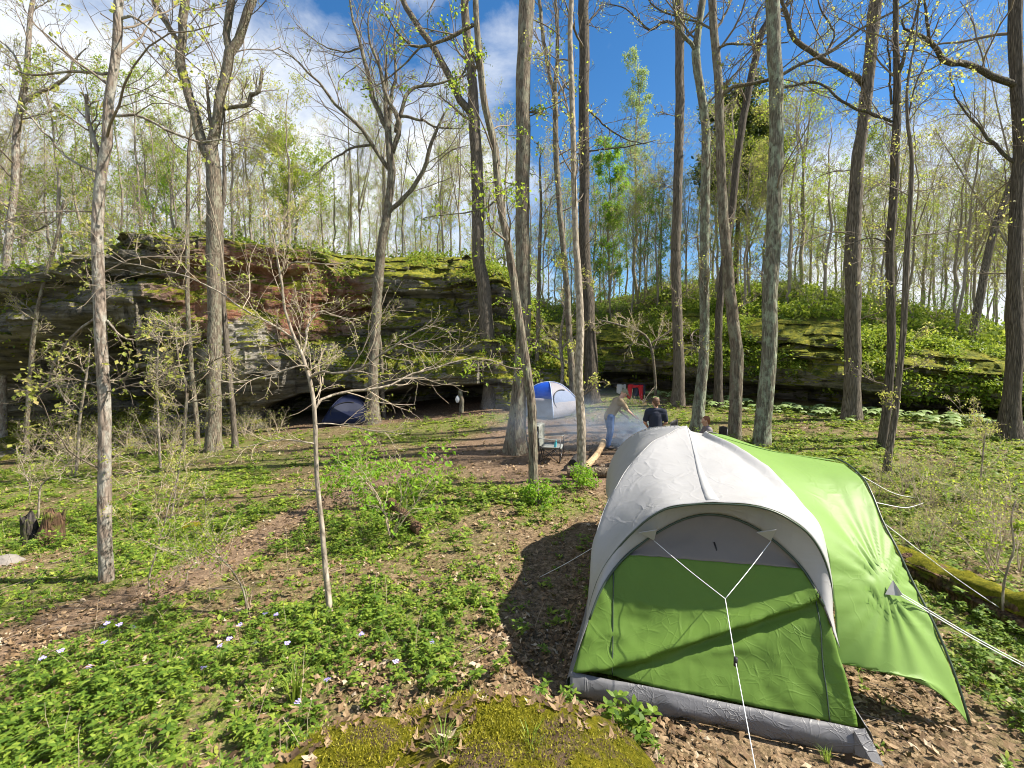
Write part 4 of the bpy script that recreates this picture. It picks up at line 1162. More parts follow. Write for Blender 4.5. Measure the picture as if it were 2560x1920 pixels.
def plant(seed, kind):
    rng = np.random.default_rng(seed)
    vs, fs, n = [], [], 0
    def put(v, f):
        nonlocal n
        vs.append(v); fs.append(f + n); n += len(v)
    if kind == 'rosette':
        for i in range(8):
            a = i * 2.4 + rng.normal() * .3
            el = rng.uniform(.15, .8)
            d = np.array([math.cos(a) * math.cos(el), math.sin(a) * math.cos(el), math.sin(el)])
            s = np.array([-math.sin(a), math.cos(a), 0])
            put(*leaf6(np.array([0, 0, .02]) + d * .12, d, s, np.cross(d, s), rng.uniform(.5, 1.0), rng.uniform(.28, .42)))
    if kind == 'stalk':
        for st in range(3):
            a0 = rng.uniform(0, 6.28)
            top = np.array([math.cos(a0) * .35, math.sin(a0) * .35, rng.uniform(.7, 1.2)])
            sd = np.array([-math.sin(a0), math.cos(a0), 0]) * .012
            put(np.array([sd, -sd, top + sd * .6, top - sd * .6]), np.array([[0, 1, 2], [1, 3, 2]]))
            for lev in (.45, .72, 1.0):
                for k in range(4 if lev == 1 else 2):
                    a = a0 + k * (1.57 if lev == 1 else 3.14) + lev * 5 + rng.normal() * .3
                    el = rng.uniform(-.1, .55)
                    d = np.array([math.cos(a) * math.cos(el), math.sin(a) * math.cos(el), math.sin(el)])
                    s = np.array([-math.sin(a), math.cos(a), rng.normal() * .2])
                    put(*leaf6(top * lev, d, s, np.cross(d, s), rng.uniform(.3, .5) * (1.25 - .3 * lev), rng.uniform(.15, .22)))
    if kind == 'lobed':
        for st in range(4):
            a0 = st * 1.6 + rng.normal() * .4
            r = rng.uniform(.25, .5)
            top = np.array([math.cos(a0) * r, math.sin(a0) * r, rng.uniform(.35, .7)])
            sd = np.array([-math.sin(a0), math.cos(a0), 0]) * .012
            put(np.array([sd, -sd, top + sd, top - sd]), np.array([[0, 1, 2], [1, 3, 2]]))
            for k in range(5):
                a = a0 + (k - 2) * .62
                el = -.15 + rng.normal() * .15
                d = np.array([math.cos(a) * math.cos(el), math.sin(a) * math.cos(el), math.sin(el)])
                s = np.array([-math.sin(a), math.cos(a), 0])
                put(*leaf6(top, d, s, np.cross(d, s), rng.uniform(.32, .46), .17))
    if kind == 'grass':
        for i in range(16):
            a = rng.uniform(0, 6.28)
            ln, bend = rng.uniform(.6, 1.1), rng.uniform(.15, .7)
            d = np.array([math.cos(a), math.sin(a), 0])
            s = np.array([-math.sin(a), math.cos(a), 0]) * .018
            b0 = d * rng.uniform(0, .12)
            m_ = b0 + d * bend * ln * .35 + np.array([0, 0, ln * .6])
            e = b0 + d * bend * ln + np.array([0, 0, ln * (1 - bend * .35)])
            put(np.array([b0 + s, b0 - s, m_ + s * .8, m_ - s * .8, e]), np.array([[0, 1, 2], [1, 3, 2], [2, 3, 4]]))
    if kind == 'umbrella':
        sd = np.array([.012, 0, 0])
        put(np.array([sd, -sd, sd + [0, 0, 1], -sd + [0, 0, 1]]), np.array([[0, 1, 2], [1, 3, 2]]))
        for k in range(6):
            a = k * 1.047
            d = np.array([math.cos(a) * .95, math.sin(a) * .95, -.22])
            s = np.array([-math.sin(a), math.cos(a), 0])
            put(*leaf6(np.array([0, 0, 1.0]), d, s, np.array([0, 0, 1.]), .75, .5))
    return np.concatenate(vs), np.concatenate(fs)

def cover(name, parts, matname, label, rng):
    V, Fc, n = [], [], 0
    for tmpl, x, y, s in parts:
        if len(x) == 0:
            continue
        v, f = stamp(tmpl, x, y, H(x, y) - 0.01, s, rng)
        V.append(v); Fc.append(f + n); n += len(v)
    return link(name, mesh(name, np.concatenate(V), np.concatenate(Fc), M[matname], False), kind='stuff', label=label)

rng = np.random.default_rng(55)
def lush(x, y):
    """plant density 0..1"""
    g = 1 - bare(x, y)
    g = g * (0.35 + 0.65 * smooth(fbm(x * .55, y * .55, 0, 3, 71), -0.25, 0.25))
    g = np.maximum(g, 1.0 * smooth(x, 3.6, 5.0) * smooth(y, 5, 8) * smooth(fbm(x * 1.3, y * 1.3, 0, 3, 72), -0.4, 0.0))
    near_left = smooth(-x, 0.2, 1.6) * smooth(y, 1.6, 2.4) * smooth(5.6 - y, 0, 1.4)
    g = np.maximum(g, near_left * smooth(path_dist(x, y), .25, .7) * (0.10 + .72 * smooth(fbm(x * 1.3, y * 1.3, 0, 3, 73), -.12, .25)))
    bould = smooth(np.hypot((x + .0) / 1.15, (y - 1.95) / .95), .8, 1.15)
    front = 1 - .8 * smooth(x, .1, .7) * smooth(4.2 - y, 0, .6) * smooth(4.2 - x, 0, .6)
    return g * bould * front

def picked(n, y0, y1, k=1.0, extra=None):
    x, y = scatter(n, y0, y1, rng)
    p = lush(x, y) * k
    if extra is not None:
        p = p * extra(x, y)
    ok = rng.random(len(x)) < p
    return x[ok], y[ok]

def sized(n, lo, hi, y=None):
    s_ = rng.uniform(lo, hi, n)
    return s_ if y is None else s_ * (.55 + .45 * smooth(y, 1.6, 3.6))

parts = []
for sd, n, y0, y1, lo, hi in ((1, 7500, 1.7, 7, .03, .075), (2, 7000, 5, 13, .05, .12), (3, 6500, 9, 23, .09, .20), (4, 7000, 3, 13, .04, .09), (5, 6500, 5, 14, .04, .10)):
    x, y = picked(n, y0, y1)
    parts.append((plant(sd, 'rosette'), x, y, sized(len(x), lo, hi, y)))
cover('ground_cover', parts, 'leaf_cover', 'low green woodland plants covering the slope', rng)
parts = []
for sd, n, y0, y1, lo, hi in ((11, 2600, 1.7, 6, .06, .15), (12, 2300, 3, 11, .07, .18), (13, 1500, 7, 20, .12, .25)):
    x, y = picked(n, y0, y1, .9)
    parts.append((plant(sd, 'stalk'), x, y, sized(len(x), lo, hi, y)))
for sd, n, y0, y1, lo, hi in ((14, 2400, 1.7, 5.5, .05, .13), (15, 1300, 4, 9, .07, .16)):
    x, y = picked(n, y0, y1, .9, lambda x, y: smooth(-x, -.5, 1.5) * .9 + .1)
    parts.append((plant(sd, 'lobed'), x, y, sized(len(x), lo, hi, y)))
cover('leafy_plants', parts, 'leaf_deep', 'taller leafy stalks and lobed leaves among the low plants', rng)
parts = []
for sd, n, y0, y1, lo, hi in ((21, 2200, 2, 8, .06, .15), (22, 1900, 7, 22, .08, .18), (23, 900, 9, 22, .10, .2)):
    x, y = picked(n, y0, y1, .8)
    parts.append((plant(sd, 'grass'), x, y, sized(len(x), lo, hi)))
cover('grass', parts, 'grass', 'thin grass tufts over the woodland floor', rng)
# pale umbrella leaves along the foot of the right rock
x = rng.uniform(6, 19, 300)
y = cliff_y(x) - rng.gamma(2.0, .6, 300) - .5
cover('umbrella_plants', [(plant(31, 'umbrella'), x, y, sized(len(x), .18, .34))], 'leaf_pale', 'pale umbrella-leaved plants along the foot of the right rock', rng)

# dead leaves
def dead_leaf(seed):
    r_ = np.random.default_rng(seed)
    k = 8
    an_ = np.arange(k) / k * 2 * math.pi
    rad_ = np.array([.5, .30, .36, .22, .5, .24, .38, .28]) * r_.uniform(.75, 1.2, k)
    x_, y_ = np.cos(an_) * rad_ * 1.25, np.sin(an_) * rad_ * .9
    z_ = .55 * x_ ** 2 * r_.uniform(.2, 1.6) + .9 * y_ ** 2 * r_.uniform(.3, 2.0) + r_.normal(size=k) * .035
    v_ = np.concatenate([np.stack([x_, y_, z_], 1), [[0, 0, .0]]])
    i_ = np.arange(k)
    return v_, np.stack([i_, (i_ + 1) % k, np.full(k, k)], -1)
V, Fc, n = [], [], 0
for cnt, y0, y1, lo, hi, sd0 in ((15000, 1.4, 5, .03, .095, 0), (20000, 3.5, 10, .035, .10, 3), (20000, 8, 23, .06, .12, 6)):
    x, y = scatter(cnt, y0, y1, rng)
    keep_ = rng.random(len(x)) < (0.35 + 0.65 * bare(x, y)) * (.35 + .65 * smooth(fbm(x * 2.2, y * 2.2, 0, 2, 93), -.3, .15))
    x, y = x[keep_], y[keep_]
    which = rng.integers(0, 3, len(x))
    for wv in range(3):
        s_ = which == wv
        k = int(s_.sum())
        sz = lo + (hi - lo) * rng.random(k) ** 2.2
        flip = rng.random(k) < .4
        v, f = stamp(dead_leaf(sd0 + wv), x[s_], y[s_], H(x[s_], y[s_]) + rng.uniform(.002, .022, k), sz, rng, .0)
        vv = v.reshape(k, -1, 3)
        cc = vv.mean(1, keepdims=True)
        tx_ = rng.normal(size=(k, 2)) * .30
        vv[..., 2] += (vv[..., 0] - cc[..., 0]) * tx_[:, :1] + (vv[..., 1] - cc[..., 1]) * tx_[:, 1:]
        vv[flip, :, 2] = 2 * cc[flip, :, 2] - vv[flip, :, 2] + .01
        V.append(vv.reshape(-1, 3)); Fc.append(f + n); n += len(v)
link('leaf_litter', mesh('leaf_litter', np.concatenate(V), np.concatenate(Fc), M['litter'], False), kind='stuff', label='brown dead leaves scattered over the ground')

# twigs lying about
k = 420
x, y = scatter(k, 2, 18, rng)
k = len(x)
a = rng.uniform(0, 6.28, k)
L = rng.uniform(.15, .7, k)
P = np.zeros((k, 4, 3))
for j in range(4):
    P[:, j, 0] = x + np.cos(a) * L * (j / 3 - .5) + rng.normal(size=k) * .012
    P[:, j, 1] = y + np.sin(a) * L * (j / 3 - .5) + rng.normal(size=k) * .012
    P[:, j, 2] = H(P[:, j, 0], P[:, j, 1]) + .018
tw = Bag()
add_batch(tw, P, np.linspace(1, .5, 4)[None] * rng.uniform(.003, .008, (k, 1)), 4)
link('fallen_twigs', tw.build('fallen_twigs', M['twig']), kind='stuff', label='small dead twigs lying on the ground')

# dry dead stems standing among the plants
k = 260
x, y = scatter(k, 2.2, 9, rng)
ok_ = rng.random(len(x)) < smooth(-x, -1.5, 1.5) * .9 + .15
x, y = x[ok_], y[ok_]
k = len(x)
P = np.zeros((k, 5, 3))
P[:, 0] = np.stack([x, y, H(x, y) - .02], -1)
dS = unit(np.stack([rng.normal(size=k) * .35, rng.normal(size=k) * .35, np.ones(k)], -1))
hS = rng.uniform(.12, .5, k)
for j_ in range(1, 5):
    dS = unit(dS + rng.normal(size=dS.shape) * .12)
    P[:, j_] = P[:, j_ - 1] + dS * (hS / 4)[:, None]
ds = Bag()
add_batch(ds, P, np.linspace(1, .5, 5)[None] * rng.uniform(.0016, .0034, (k, 1)), 4)
link('dead_stems', ds.build('dead_stems', M['twig_pale']), kind='stuff', label='thin dry stems standing among the low plants')

# plants on the rock
nrm = np.cross(np.gradient(CLIFF, axis=0), np.gradient(CLIFF, axis=1))
nrm = unit(nrm)
nrm *= np.sign((nrm[..., 0] * nx[:, None] + nrm[..., 1] * ny[:, None]) + nrm[..., 2] * .5)[..., None]
fl = np.arange(NS * NTT)
w = (0.05 + np.clip(nrm[..., 2], 0, 1) ** 1.5) * smooth(tt, .2, .45)[None] * (0.10 * w_wall + .45 * w_ledge + .8 * w_nose + 1.0 * w_right)[:, None]
w = w * smooth(fbm(S2 * .7, Z * 1.1, 3, 3, 19), -.12, .25)
w = w * ((lx > -24) & (lx < 19))[:, None]
w = (w / w.sum()).ravel()
idx = rng.choice(NS * NTT, 8500, p=w)
c = CLIFF.reshape(-1, 3)[idx]
v, f = leaf_cards(c + nrm.reshape(-1, 3)[idx] * .04, .12, rng, 6, .10, .2)
link('rock_plants', mesh('rock_plants', v, f, M['leaf_cover'], False), kind='stuff', label='ferns and small plants growing on the rock ledges')
# cover on the hill floor
hi_ = rng.integers(0, len(sub), 9000)
dj = np.clip((rng.random(9000) ** 1.6 * 46).astype(int), 1, len(dd) - 2)
fr = rng.random(9000)[:, None]
hv = np.stack([HX, HY, HZ], -1)
c = hv[hi_, dj] * fr + hv[np.minimum(hi_ + 1, len(sub) - 1), dj + 1] * (1 - fr)
vis = (np.abs(c[:, 0]) < 1.25 * c[:, 1]) & ((c[:, 0] > 2) | (rng.random(9000) < .45))
v, f = leaf_cards(c[vis] + np.array([0, 0, .1]), .17, rng, 7, .18, -.2)
link('hill_plants', mesh('hill_plants', v, f, M['leaf_cover'], False), kind='stuff', label='green undergrowth on the hill')

# ------------------------------------------------------------------ tents
def fabric(name, col, trans=0.25, crease=0.5, scale=5.0, rough=0.55, weave=0.06, tcol=None, spec=0.3):
    m, t = material(name)
    p = t.n('ShaderNodeTexCoord').outputs['Object']
    warp = t.n('ShaderNodeVectorMath', {0: p, 1: t.n('ShaderNodeVectorMath', {0: t.noise(p, 2.0, 2, 0.5, 0, 'Color'), 'Scale': 0.35}, operation='SCALE').outputs[0]}, operation='ADD').outputs[0]
    where = t.ramp(t.noise(p, 2.2, 3), [(0.38, (0.1,) * 3), (0.62, (1, 1, 1))])
    h = t.math('MULTIPLY', t.noise(p, 2.6, 3), 0.45)
    for k_, (st_, ro_, sc_, am_) in enumerate((((1, 1, .28), (.5, .3, .2), 1.0, 1.0), ((.3, 1, 1), (.2, .8, .6), 1.3, .8), ((1, .35, 1), (1.1, .2, 1.3), 1.7, .7), ((.7, 1, .45), (.3, 1.2, .9), 2.6, .4))):
        v1 = t.n('ShaderNodeTexVoronoi', {'Vector': t.map(warp, st_, (k_ * 3.1, k_ * 1.7, k_), ro_), 'Scale': scale * sc_}, feature='DISTANCE_TO_EDGE').outputs['Distance']
        cr_ = t.math('MULTIPLY', t.math('SUBTRACT', 0.07, t.math('MINIMUM', v1, 0.07)), am_ * 3.2)
        msk = t.ramp(t.noise(t.map(p, loc=(k_ * 5, k_ * 2, 0)), 3.1, 2), [(.45, (0, 0, 0)), (.6, (1, 1, 1))])
        h = t.math('ADD', h, t.math('MULTIPLY', t.math('MULTIPLY', cr_, msk), where))
    bp = t.n('ShaderNodeBump', {'Strength': crease, 'Distance': 0.045, 'Height': h}).outputs[0]
    c = t.mix(t.noise(p, 4.0, 5, 0.65), tuple(x * 0.90 for x in col), tuple(min(1, x * 1.08) for x in col))
    dirt_ = t.ramp(t.noise(p, 26.0, 4, 0.8), [(0.70, (0, 0, 0)), (0.78, (0.35,) * 3)])
    c = t.mix(dirt_, c, tuple(x * .55 for x in col))
    d = t.n('ShaderNodeBsdfPrincipled', {'Base Color': c, 'Roughness': rough, 'Normal': bp, 'Specular IOR Level': spec})
    tr = t.n('ShaderNodeBsdfTranslucent', {'Color': (*(tcol or col), 1), 'Normal': bp})
    finish(t, t.n('ShaderNodeMixShader', {0: trans, 1: d.outputs[0], 2: tr.outputs[0]}).outputs[0])
    return m

M['tent_green'] = fabric('tent_green', (0.175, 0.30, 0.055), 0.45, 0.38, 5.0, 0.5, tcol=(0.30, 0.50, 0.07))
M['tent_tape'] = fabric('tent_tape', (0.50, 0.50, 0.49), 0.2, 0.2, 3.0)
M['tent_canopy'] = fabric('tent_canopy', (0.22, 0.36, 0.09), 0.35, 0.28, 2.4, 0.5, tcol=(0.33, 0.55, 0.08))
M['tent_white'] = fabric('tent_white', (0.40, 0.40, 0.40), 0.22, 0.42, 2.6, 0.5, tcol=(0.62, 0.58, 0.5))
M['tent_grey'] = fabric('tent_grey', (0.15, 0.15, 0.158), 0.05, 0.8, 9.0, 0.5, spec=0.5)
M['tent_mesh'] = fabric('tent_mesh', (0.20, 0.182, 0.165), 0.15, 0.2, 3.0, 0.7)
M['pole'] = plain('pole', (0.03, 0.05, 0.03), 0.4)
M['rope'] = plain('rope', (0.72, 0.73, 0.75), 0.7, bump=.3, scale=60)
M['black'] = plain('black', (0.012, 0.012, 0.014), 0.6)
Z0 = 0.03

def TP(a, b, z):
    """tent coordinates: across, along, up -> world"""
    a, b, z = np.broadcast_arrays(np.asarray(a, float), np.asarray(b, float), np.asarray(z, float))
    return np.stack([TO[0] + a * TA[0] + b * TB[0], TO[1] + a * TA[1] + b * TB[1], z + Z0], -1)

tent_loc = np.array([2.2, 5.93, Z0])
tent = thing('dome_tent', 'large green tent with white rain fly and grey skirt, closest to the viewer', 'tent', tuple(tent_loc))

def tpart(name, pts, mat, parent=None, solid=0.004, **kw):
    """pts (nu,nv,3) world -> a thin sheet"""
    nu, nv, _ = pts.shape
    me = mesh(name, pts.reshape(-1, 3) - tent_loc, grid_faces(nu, nv), M[mat])
    o = link(name, me, parent or tent, **kw)
    if solid:
        md = o.modifiers.new('thickness', 'SOLIDIFY')
        md.thickness = solid
    return o

def tline(name, pts, r, mat, parent=None, k=24, sides=6):
    b = Bag()
    add_tube(b, spline(np.asarray(pts, float), k) - tent_loc, r, sides)
    return link(name, b.build(name, M[mat]), parent or tent)

def wrinkle(p, amp, sc, seed):
    """fabric folds pushed along z and b"""
    n = fbm(p[..., 0] * sc, p[..., 1] * sc, p[..., 2] * sc, 3, seed)
    return amp * (np.abs(n) * 2 - .5)

# near wall, between the skirt and the front arch
arch = np.array([(-.93, .55), (-.84, .77), (-.73, .93), (-.62, 1.05), (-.48, 1.15), (-.335, 1.25), (-.1, 1.37), (.12, 1.42), (.35, 1.40), (.57, 1.31), (.72, 1.2), (.84, 1.08), (.93, .92), (.98, .74)])
ar = spline(np.column_stack([arch, np.zeros(len(arch))]), 70)[:, :2]
p_ = np.linspace(0, 1, 70)
zbase = np.interp(p_, [0, .5, 1], [.19, .18, .17])
zsplit = np.minimum(1.035 + .06 * p_, ar[:, 1] - .004)

def wall_pt(p, zval, zarch, aarch):
    q = np.clip((zval - .17) / (zarch - .17), 0, 1)
    a = (-1.05 + 2.11 * p) * (1 - q ** 1.05) + aarch * q ** 1.05
    b = .78 * np.clip((zval - .17) / 1.25, 0, 1) ** 1.08
    return a, b

def wall_rows(z0_, z1_, n):
    out = np.empty((70, n, 3))
    for j in range(n):
        s_ = j / (n - 1)
        zv = z0_ * (1 - s_) + z1_ * s_
        a, b = wall_pt(p_, zv, ar[:, 1], ar[:, 0])
        sag = .05 * np.sin(np.pi * s_) * np.sin(np.pi * p_)
        # the long fold from the lower left corner to the upper right
        fd = (zv - (.22 + .80 * p_ ** 1.25))
        fold = .085 * np.exp(-(fd / .05) ** 2) * np.sin(np.pi * np.clip(p_, 0, 1)) ** .5 - .05 * np.exp(-((fd + .09) / .05) ** 2)
        fd2 = (zv - (.2 + .5 * p_ ** 1.1))
        fold = fold + .02 * np.exp(-(fd2 / .03) ** 2) * smooth(.8 - p_, 0, .3)
        puff = .06 * smooth(p_, .86, 1.0) * np.sin(np.pi * np.clip(s_ * .9 + .05, 0, 1))
        bb = b + sag - fold - puff
        pt = TP(a, bb, zv)
        pt[:, 1] += wrinkle(pt, .026, 3.2, 4) + wrinkle(pt * np.array([1, 1, .55]), .010, 9.0, 14)
        out[:, j] = pt
    return out

wall_o = tpart('near_wall', wall_rows(zbase, zsplit, 46), 'tent_green', label='green end wall with creased folds')
tpart('window', wall_rows(zsplit + .002, ar[:, 1] + .002, 16), 'tent_mesh', label='grey covered window under the arch')
def wall_edge(k, zs, out=0.0):
    rows_ = []
    for z in zs:
        a_, b_ = wall_pt(p_[k], z, ar[k, 1], ar[k, 0])
        rows_.append(TP(float(a_), float(b_) - out, z))
    return np.array(rows_)
wa = wall_edge(0, np.linspace(.19, ar[0, 1], 8))
WR = wall_rows(zbase, zsplit, 46)
tline('seam', WR[11, ::5] + [0, -.004, .002], .005, 'pole')
tline('seam', WR[63, ::5] + [0, -.004, .002], .005, 'pole')
za = np.column_stack([ar[:, 0], .78 * np.clip((ar[:, 1] - .17) / 1.25, 0, 1) ** 1.08 - .02, ar[:, 1] + .005])
tline('arch_pole', TP(za[:, 0], za[:, 1], za[:, 2])[::6], .011, 'pole', k=40)
tl = Bag()
add_tube(tl, [TP(.16, .60, 1.10) - tent_loc, TP(.165, .62, 1.15) - tent_loc, TP(.15, .66, 1.20) - tent_loc], .008, 5)
link('zip_pull', tl.build('zip_pull', M['black']), tent)

# body under the fly
bs = np.linspace(.90, 4.22, 40)
th = np.linspace(0, 1, 46)
body = np.empty((40, 46, 3))
for i, b in enumerate(bs):
    hgt = np.interp(b, [.72, 1.2, 2.45, 3.7, 4.22], [1.34, 1.5, 1.72, 1.5, 1.22])
    half = np.interp(b, [.72, 1.3, 2.45, 3.6, 4.22], [.93, .93, .94, .93, .91])
    an = np.pi * (1 - th)
    a = half * np.sign(np.cos(an)) * np.abs(np.cos(an)) ** .8
    z = hgt * np.sin(an) ** .9
    body[i] = TP(a, np.full(46, b), z)
    body[i] += (wrinkle(body[i], .012, 3.0, 8))[:, None] * np.array([.6, .3, 0])
tpart('side_walls', body, 'tent_green')
far = np.stack([body[-1] * (1 - s_) + TP(np.linspace(-1.05, 1.05, 46), np.full(46, 4.9), np.full(46, .1)) * s_ for s_ in np.linspace(0, 1, 12)])
tpart('far_wall', far, 'tent_green')
lw = np.stack([body[0][:14] * (1 - s_) + TP(np.full(14, -1.05), np.full(14, 0.02), np.linspace(0.0, .19, 14)) * s_ for s_ in np.linspace(0, 1, 12)])
lw2 = np.empty((14, 12, 3))
for j, s_ in enumerate(np.linspace(0, 1, 12)):
    e1 = np.array([wa[min(7, int(k_ * 7 / 13))] for k_ in range(14)])
    lw2[:, j] = e1 * (1 - s_) + body[2][:14] * s_
tpart('side_walls', lw2, 'tent_green')
rw2 = np.empty((14, 12, 3))
e2 = np.stack([TP(*[float(v) for v in (wall_pt(p_[-1], z, ar[-1, 1], ar[-1, 0])[0], wall_pt(p_[-1], z, ar[-1, 1], ar[-1, 0])[1], z)]) for z in np.linspace(.17, ar[-1, 1], 14)])
for j, s_ in enumerate(np.linspace(0, 1, 12)):
    rw2[:, j] = e2 * (1 - s_) + body[2][::-1][:14] * s_
tpart('side_walls', rw2, 'tent_green')

# grey skirt round the foot
def skirt(ab0, ab1, out, n=70, h0=.19, h1=.17, seed=1):
    s_ = np.linspace(0, 1, n)
    o_ = np.asarray(out)
    pts = np.empty((n, 9, 3))
    for j, q in enumerate(np.linspace(0, 1, 9)):
        bul = .055 * math.sin(math.pi * min(1, q * .85 + .08)) + .03 * (1 - q)
        a = ab0[0] + (ab1[0] - ab0[0]) * s_ + o_[0] * bul
        b = ab0[1] + (ab1[1] - ab0[1]) * s_ + o_[1] * bul
        z = q * (h0 + (h1 - h0) * s_) - .02 * (1 - q)
        p = TP(a, b, z)
        w_ = .022 * fbm(s_ * 9, q * 2.2, seed, 3, 30 + seed) * (1 if q < .99 else .3)
        p[:, 1] += w_ * 1.2
        p[:, 2] += w_ * .6
        pts[:, j] = p
    return pts
tpart('skirt', skirt((-1.06, 0), (1.10, -.02), (0, -1)), 'tent_grey', label='grey groundsheet skirt along the near end')
tpart('skirt', skirt((-1.0, 4.9), (-1.03, 0), (-1, 0), seed=2), 'tent_grey')
tpart('skirt', skirt((1.10, 0), (1.06, 4.9), (1, 0), seed=3), 'tent_grey')
cf = Bag()
cpts = np.array([TP(1.02, -.06, .17), TP(1.10, -.03, .18), TP(1.14, -.08, .10), TP(1.18, -.14, .0), TP(1.02, -.10, .02), TP(1.10, -.15, .03)]) - tent_loc
cf.add(cpts, np.array([[0, 1, 2], [0, 2, 5], [2, 3, 5], [0, 5, 4]]))
cfo = link('skirt_corner', cf.build('skirt_corner', M['tent_grey'], False), tent)
cfo.modifiers.new('thickness', 'SOLIDIFY').thickness = .006

# white rain fly
LIPB = .50
leftp = {LIPB: [(-1.00, .27), (-.94, .6), (-.82, .93), (-.58, 1.27), (-.3, 1.52), (.06, 1.60)],
         1.2: [(-1.03, .52), (-.99, .82), (-.88, 1.12), (-.65, 1.42), (-.35, 1.63), (.06, 1.70)],
         2.45: [(-1.05, .55), (-1.02, .88), (-.92, 1.26), (-.70, 1.6), (-.4, 1.83), (.06, 1.94)],
         3.7: [(-1.05, .4), (-1.0, .82), (-.89, 1.18), (-.64, 1.52), (-.32, 1.70), (.06, 1.76)],
         4.45: [(-1.0, .27), (-.95, .55), (-.82, .85), (-.58, 1.12), (-.3, 1.30), (.06, 1.38)]}
kb = sorted(leftp)
seam_pts = [(LIPB, (1.05, .62), (1.12, 1.76)), (.62, (1.09, .80), (1.13, 1.76)), (.85, (1.09, 1.25), (1.02, 1.76)), (1.2, (1.0, 1.48), (.75, 1.76)), (1.6, (.8, 1.72), (.5, 1.85)), (2.0, (.55, 1.87), (.34, 1.93)),
            (2.45, (.28, 1.955), (.16, 1.965)), (2.9, (.5, 1.86), (.34, 1.93)), (3.3, (.75, 1.70), (.5, 1.84)), (3.7, (1.0, 1.48), (.75, 1.74)), (4.05, (1.08, 1.2), (1.0, 1.6)), (4.45, (1.05, .55), (1.12, 1.4))]
NBF = 90
fb = np.linspace(LIPB, 4.45, NBF)
Lc = np.array([[leftp[k][i] for k in kb] for i in range(6)])
def smooth_interp(x, xs, ys):
    xs, ys = np.asarray(xs, float), np.asarray(ys, float)
    m = np.gradient(ys, xs)
    i = np.clip(np.searchsorted(xs, x, side='right') - 1, 0, len(xs) - 2)
    h = xs[i + 1] - xs[i]
    t_ = (x - xs[i]) / h
    return (2 * t_ ** 3 - 3 * t_ ** 2 + 1) * ys[i] + (t_ ** 3 - 2 * t_ ** 2 + t_) * h * m[i] + (-2 * t_ ** 3 + 3 * t_ ** 2) * ys[i + 1] + (t_ ** 3 - t_ ** 2) * h * m[i + 1]
sb = [s[0] for s in seam_pts]
fly = np.empty((NBF, 80, 3))
flyab = np.empty((NBF, 80, 2))
for i, b in enumerate(fb):
    lp_ = np.array([[smooth_interp(b, kb, Lc[k, :, 0]), smooth_interp(b, kb, Lc[k, :, 1])] for k in range(6)])
    e = np.array([smooth_interp(b, sb, [s[1][0] for s in seam_pts]), smooth_interp(b, sb, [s[1][1] for s in seam_pts])])
    c = np.array([smooth_interp(b, sb, [s[2][0] for s in seam_pts]), smooth_interp(b, sb, [s[2][1] for s in seam_pts])])
    q = np.linspace(0, 1, 40)[:, None]
    rightc = (1 - q) ** 2 * lp_[-1] + 2 * q * (1 - q) * c + q ** 2 * e
    leftc = spline(np.column_stack([lp_, np.zeros(6)]), 41)[:, :2]
    flyab[i] = np.concatenate([leftc[:-1], rightc])
amp_b = .010 * np.sin(np.pi * (fb - LIPB) / (4.45 - LIPB)) ** .3
for i, b in enumerate(fb):
    a, z = flyab[i, :, 0], flyab[i, :, 1]
    p = TP(a, np.full(80, b), z)
    pul = .015 * np.abs(vnoise(a * 1.2 + 4, b * 6 - a * 2.0, 0, 12)) + .008 * fbm(a * 4, b * 7 - a * 3, 0, 3, 13)
    jj_ = np.arange(80)
    jp = np.interp(b, [.5, 2.45, 3.95], [6, 40, 6])
    ridge = .15 * np.exp(-np.abs(jj_ - jp) / 8.0) - .06
    ridge = ridge * smooth(b, .5, .9) * smooth(4.45 - b, 0, .4) * smooth(jj_, 0, 8) * smooth(79 - jj_, 0, 10)
    nrm_a, nrm_z = np.gradient(z), -np.gradient(a)
    ln_ = np.hypot(nrm_a, nrm_z)
    p = TP(a - nrm_a / ln_ * ridge, np.full(80, b), z - nrm_z / ln_ * ridge)
    p[:, 2] += pul
    fly[i] = p
fly_o = tpart('rain_fly', fly, 'tent_white', solid=.004, label='white rain fly over the tent')
# seams on the fly: centre rib and the left pole line
ci = 41
tpart('fly_seam', (fly[1:44, ci - 1:ci + 2] * np.array([1, 1, 1]) + np.array([0, -.003, .006]))[:, :, :], 'tent_tape', fly_o, .002)
pole_l = [fly[int(k_), int(round(np.interp(fb[int(k_)], [.5, 2.45, 3.95], [6, 40, 6])))] + [0, 0, .005] for k_ in range(43, 8, -3)]
tline('fly_seam', pole_l, .005, 'tent_white', fly_o, 40)
pole_l2 = [fly[int(k_), int(round(np.interp(fb[int(k_)], [.5, 2.45, 3.95], [6, 40, 6])))] + [0, 0, .005] for k_ in range(46, 78, 3)]
tline('fly_seam', pole_l2, .005, 'tent_white', fly_o, 40)
tline('brow_pole', fly[0][::4] + [0, 0, -.012], .009, 'pole', fly_o, 60)
# underside of the brow, back to the front arch
arx = spline(np.column_stack([np.concatenate([[(-1.02, .30)], arch, [(1.02, .60)]]), np.zeros(len(arch) + 2)]), 80)[:, :2]
und = np.empty((80, 10, 3))
for j, s_ in enumerate(np.linspace(0, 1, 10)):
    lip = fly[0] + np.array([0, 0, -.008])
    ab_ = .78 * np.clip((arx[:, 1] - .17) / 1.25, 0, 1) ** 1.08 - .012
    ap = TP(arx[:, 0], ab_, arx[:, 1] + .008)
    und[:, j] = lip * (1 - s_) + ap * s_
    und[:, j, 2] += .035 * math.sin(math.pi * s_)
tpart('fly_brow', und, 'tent_white', fly_o, .003)

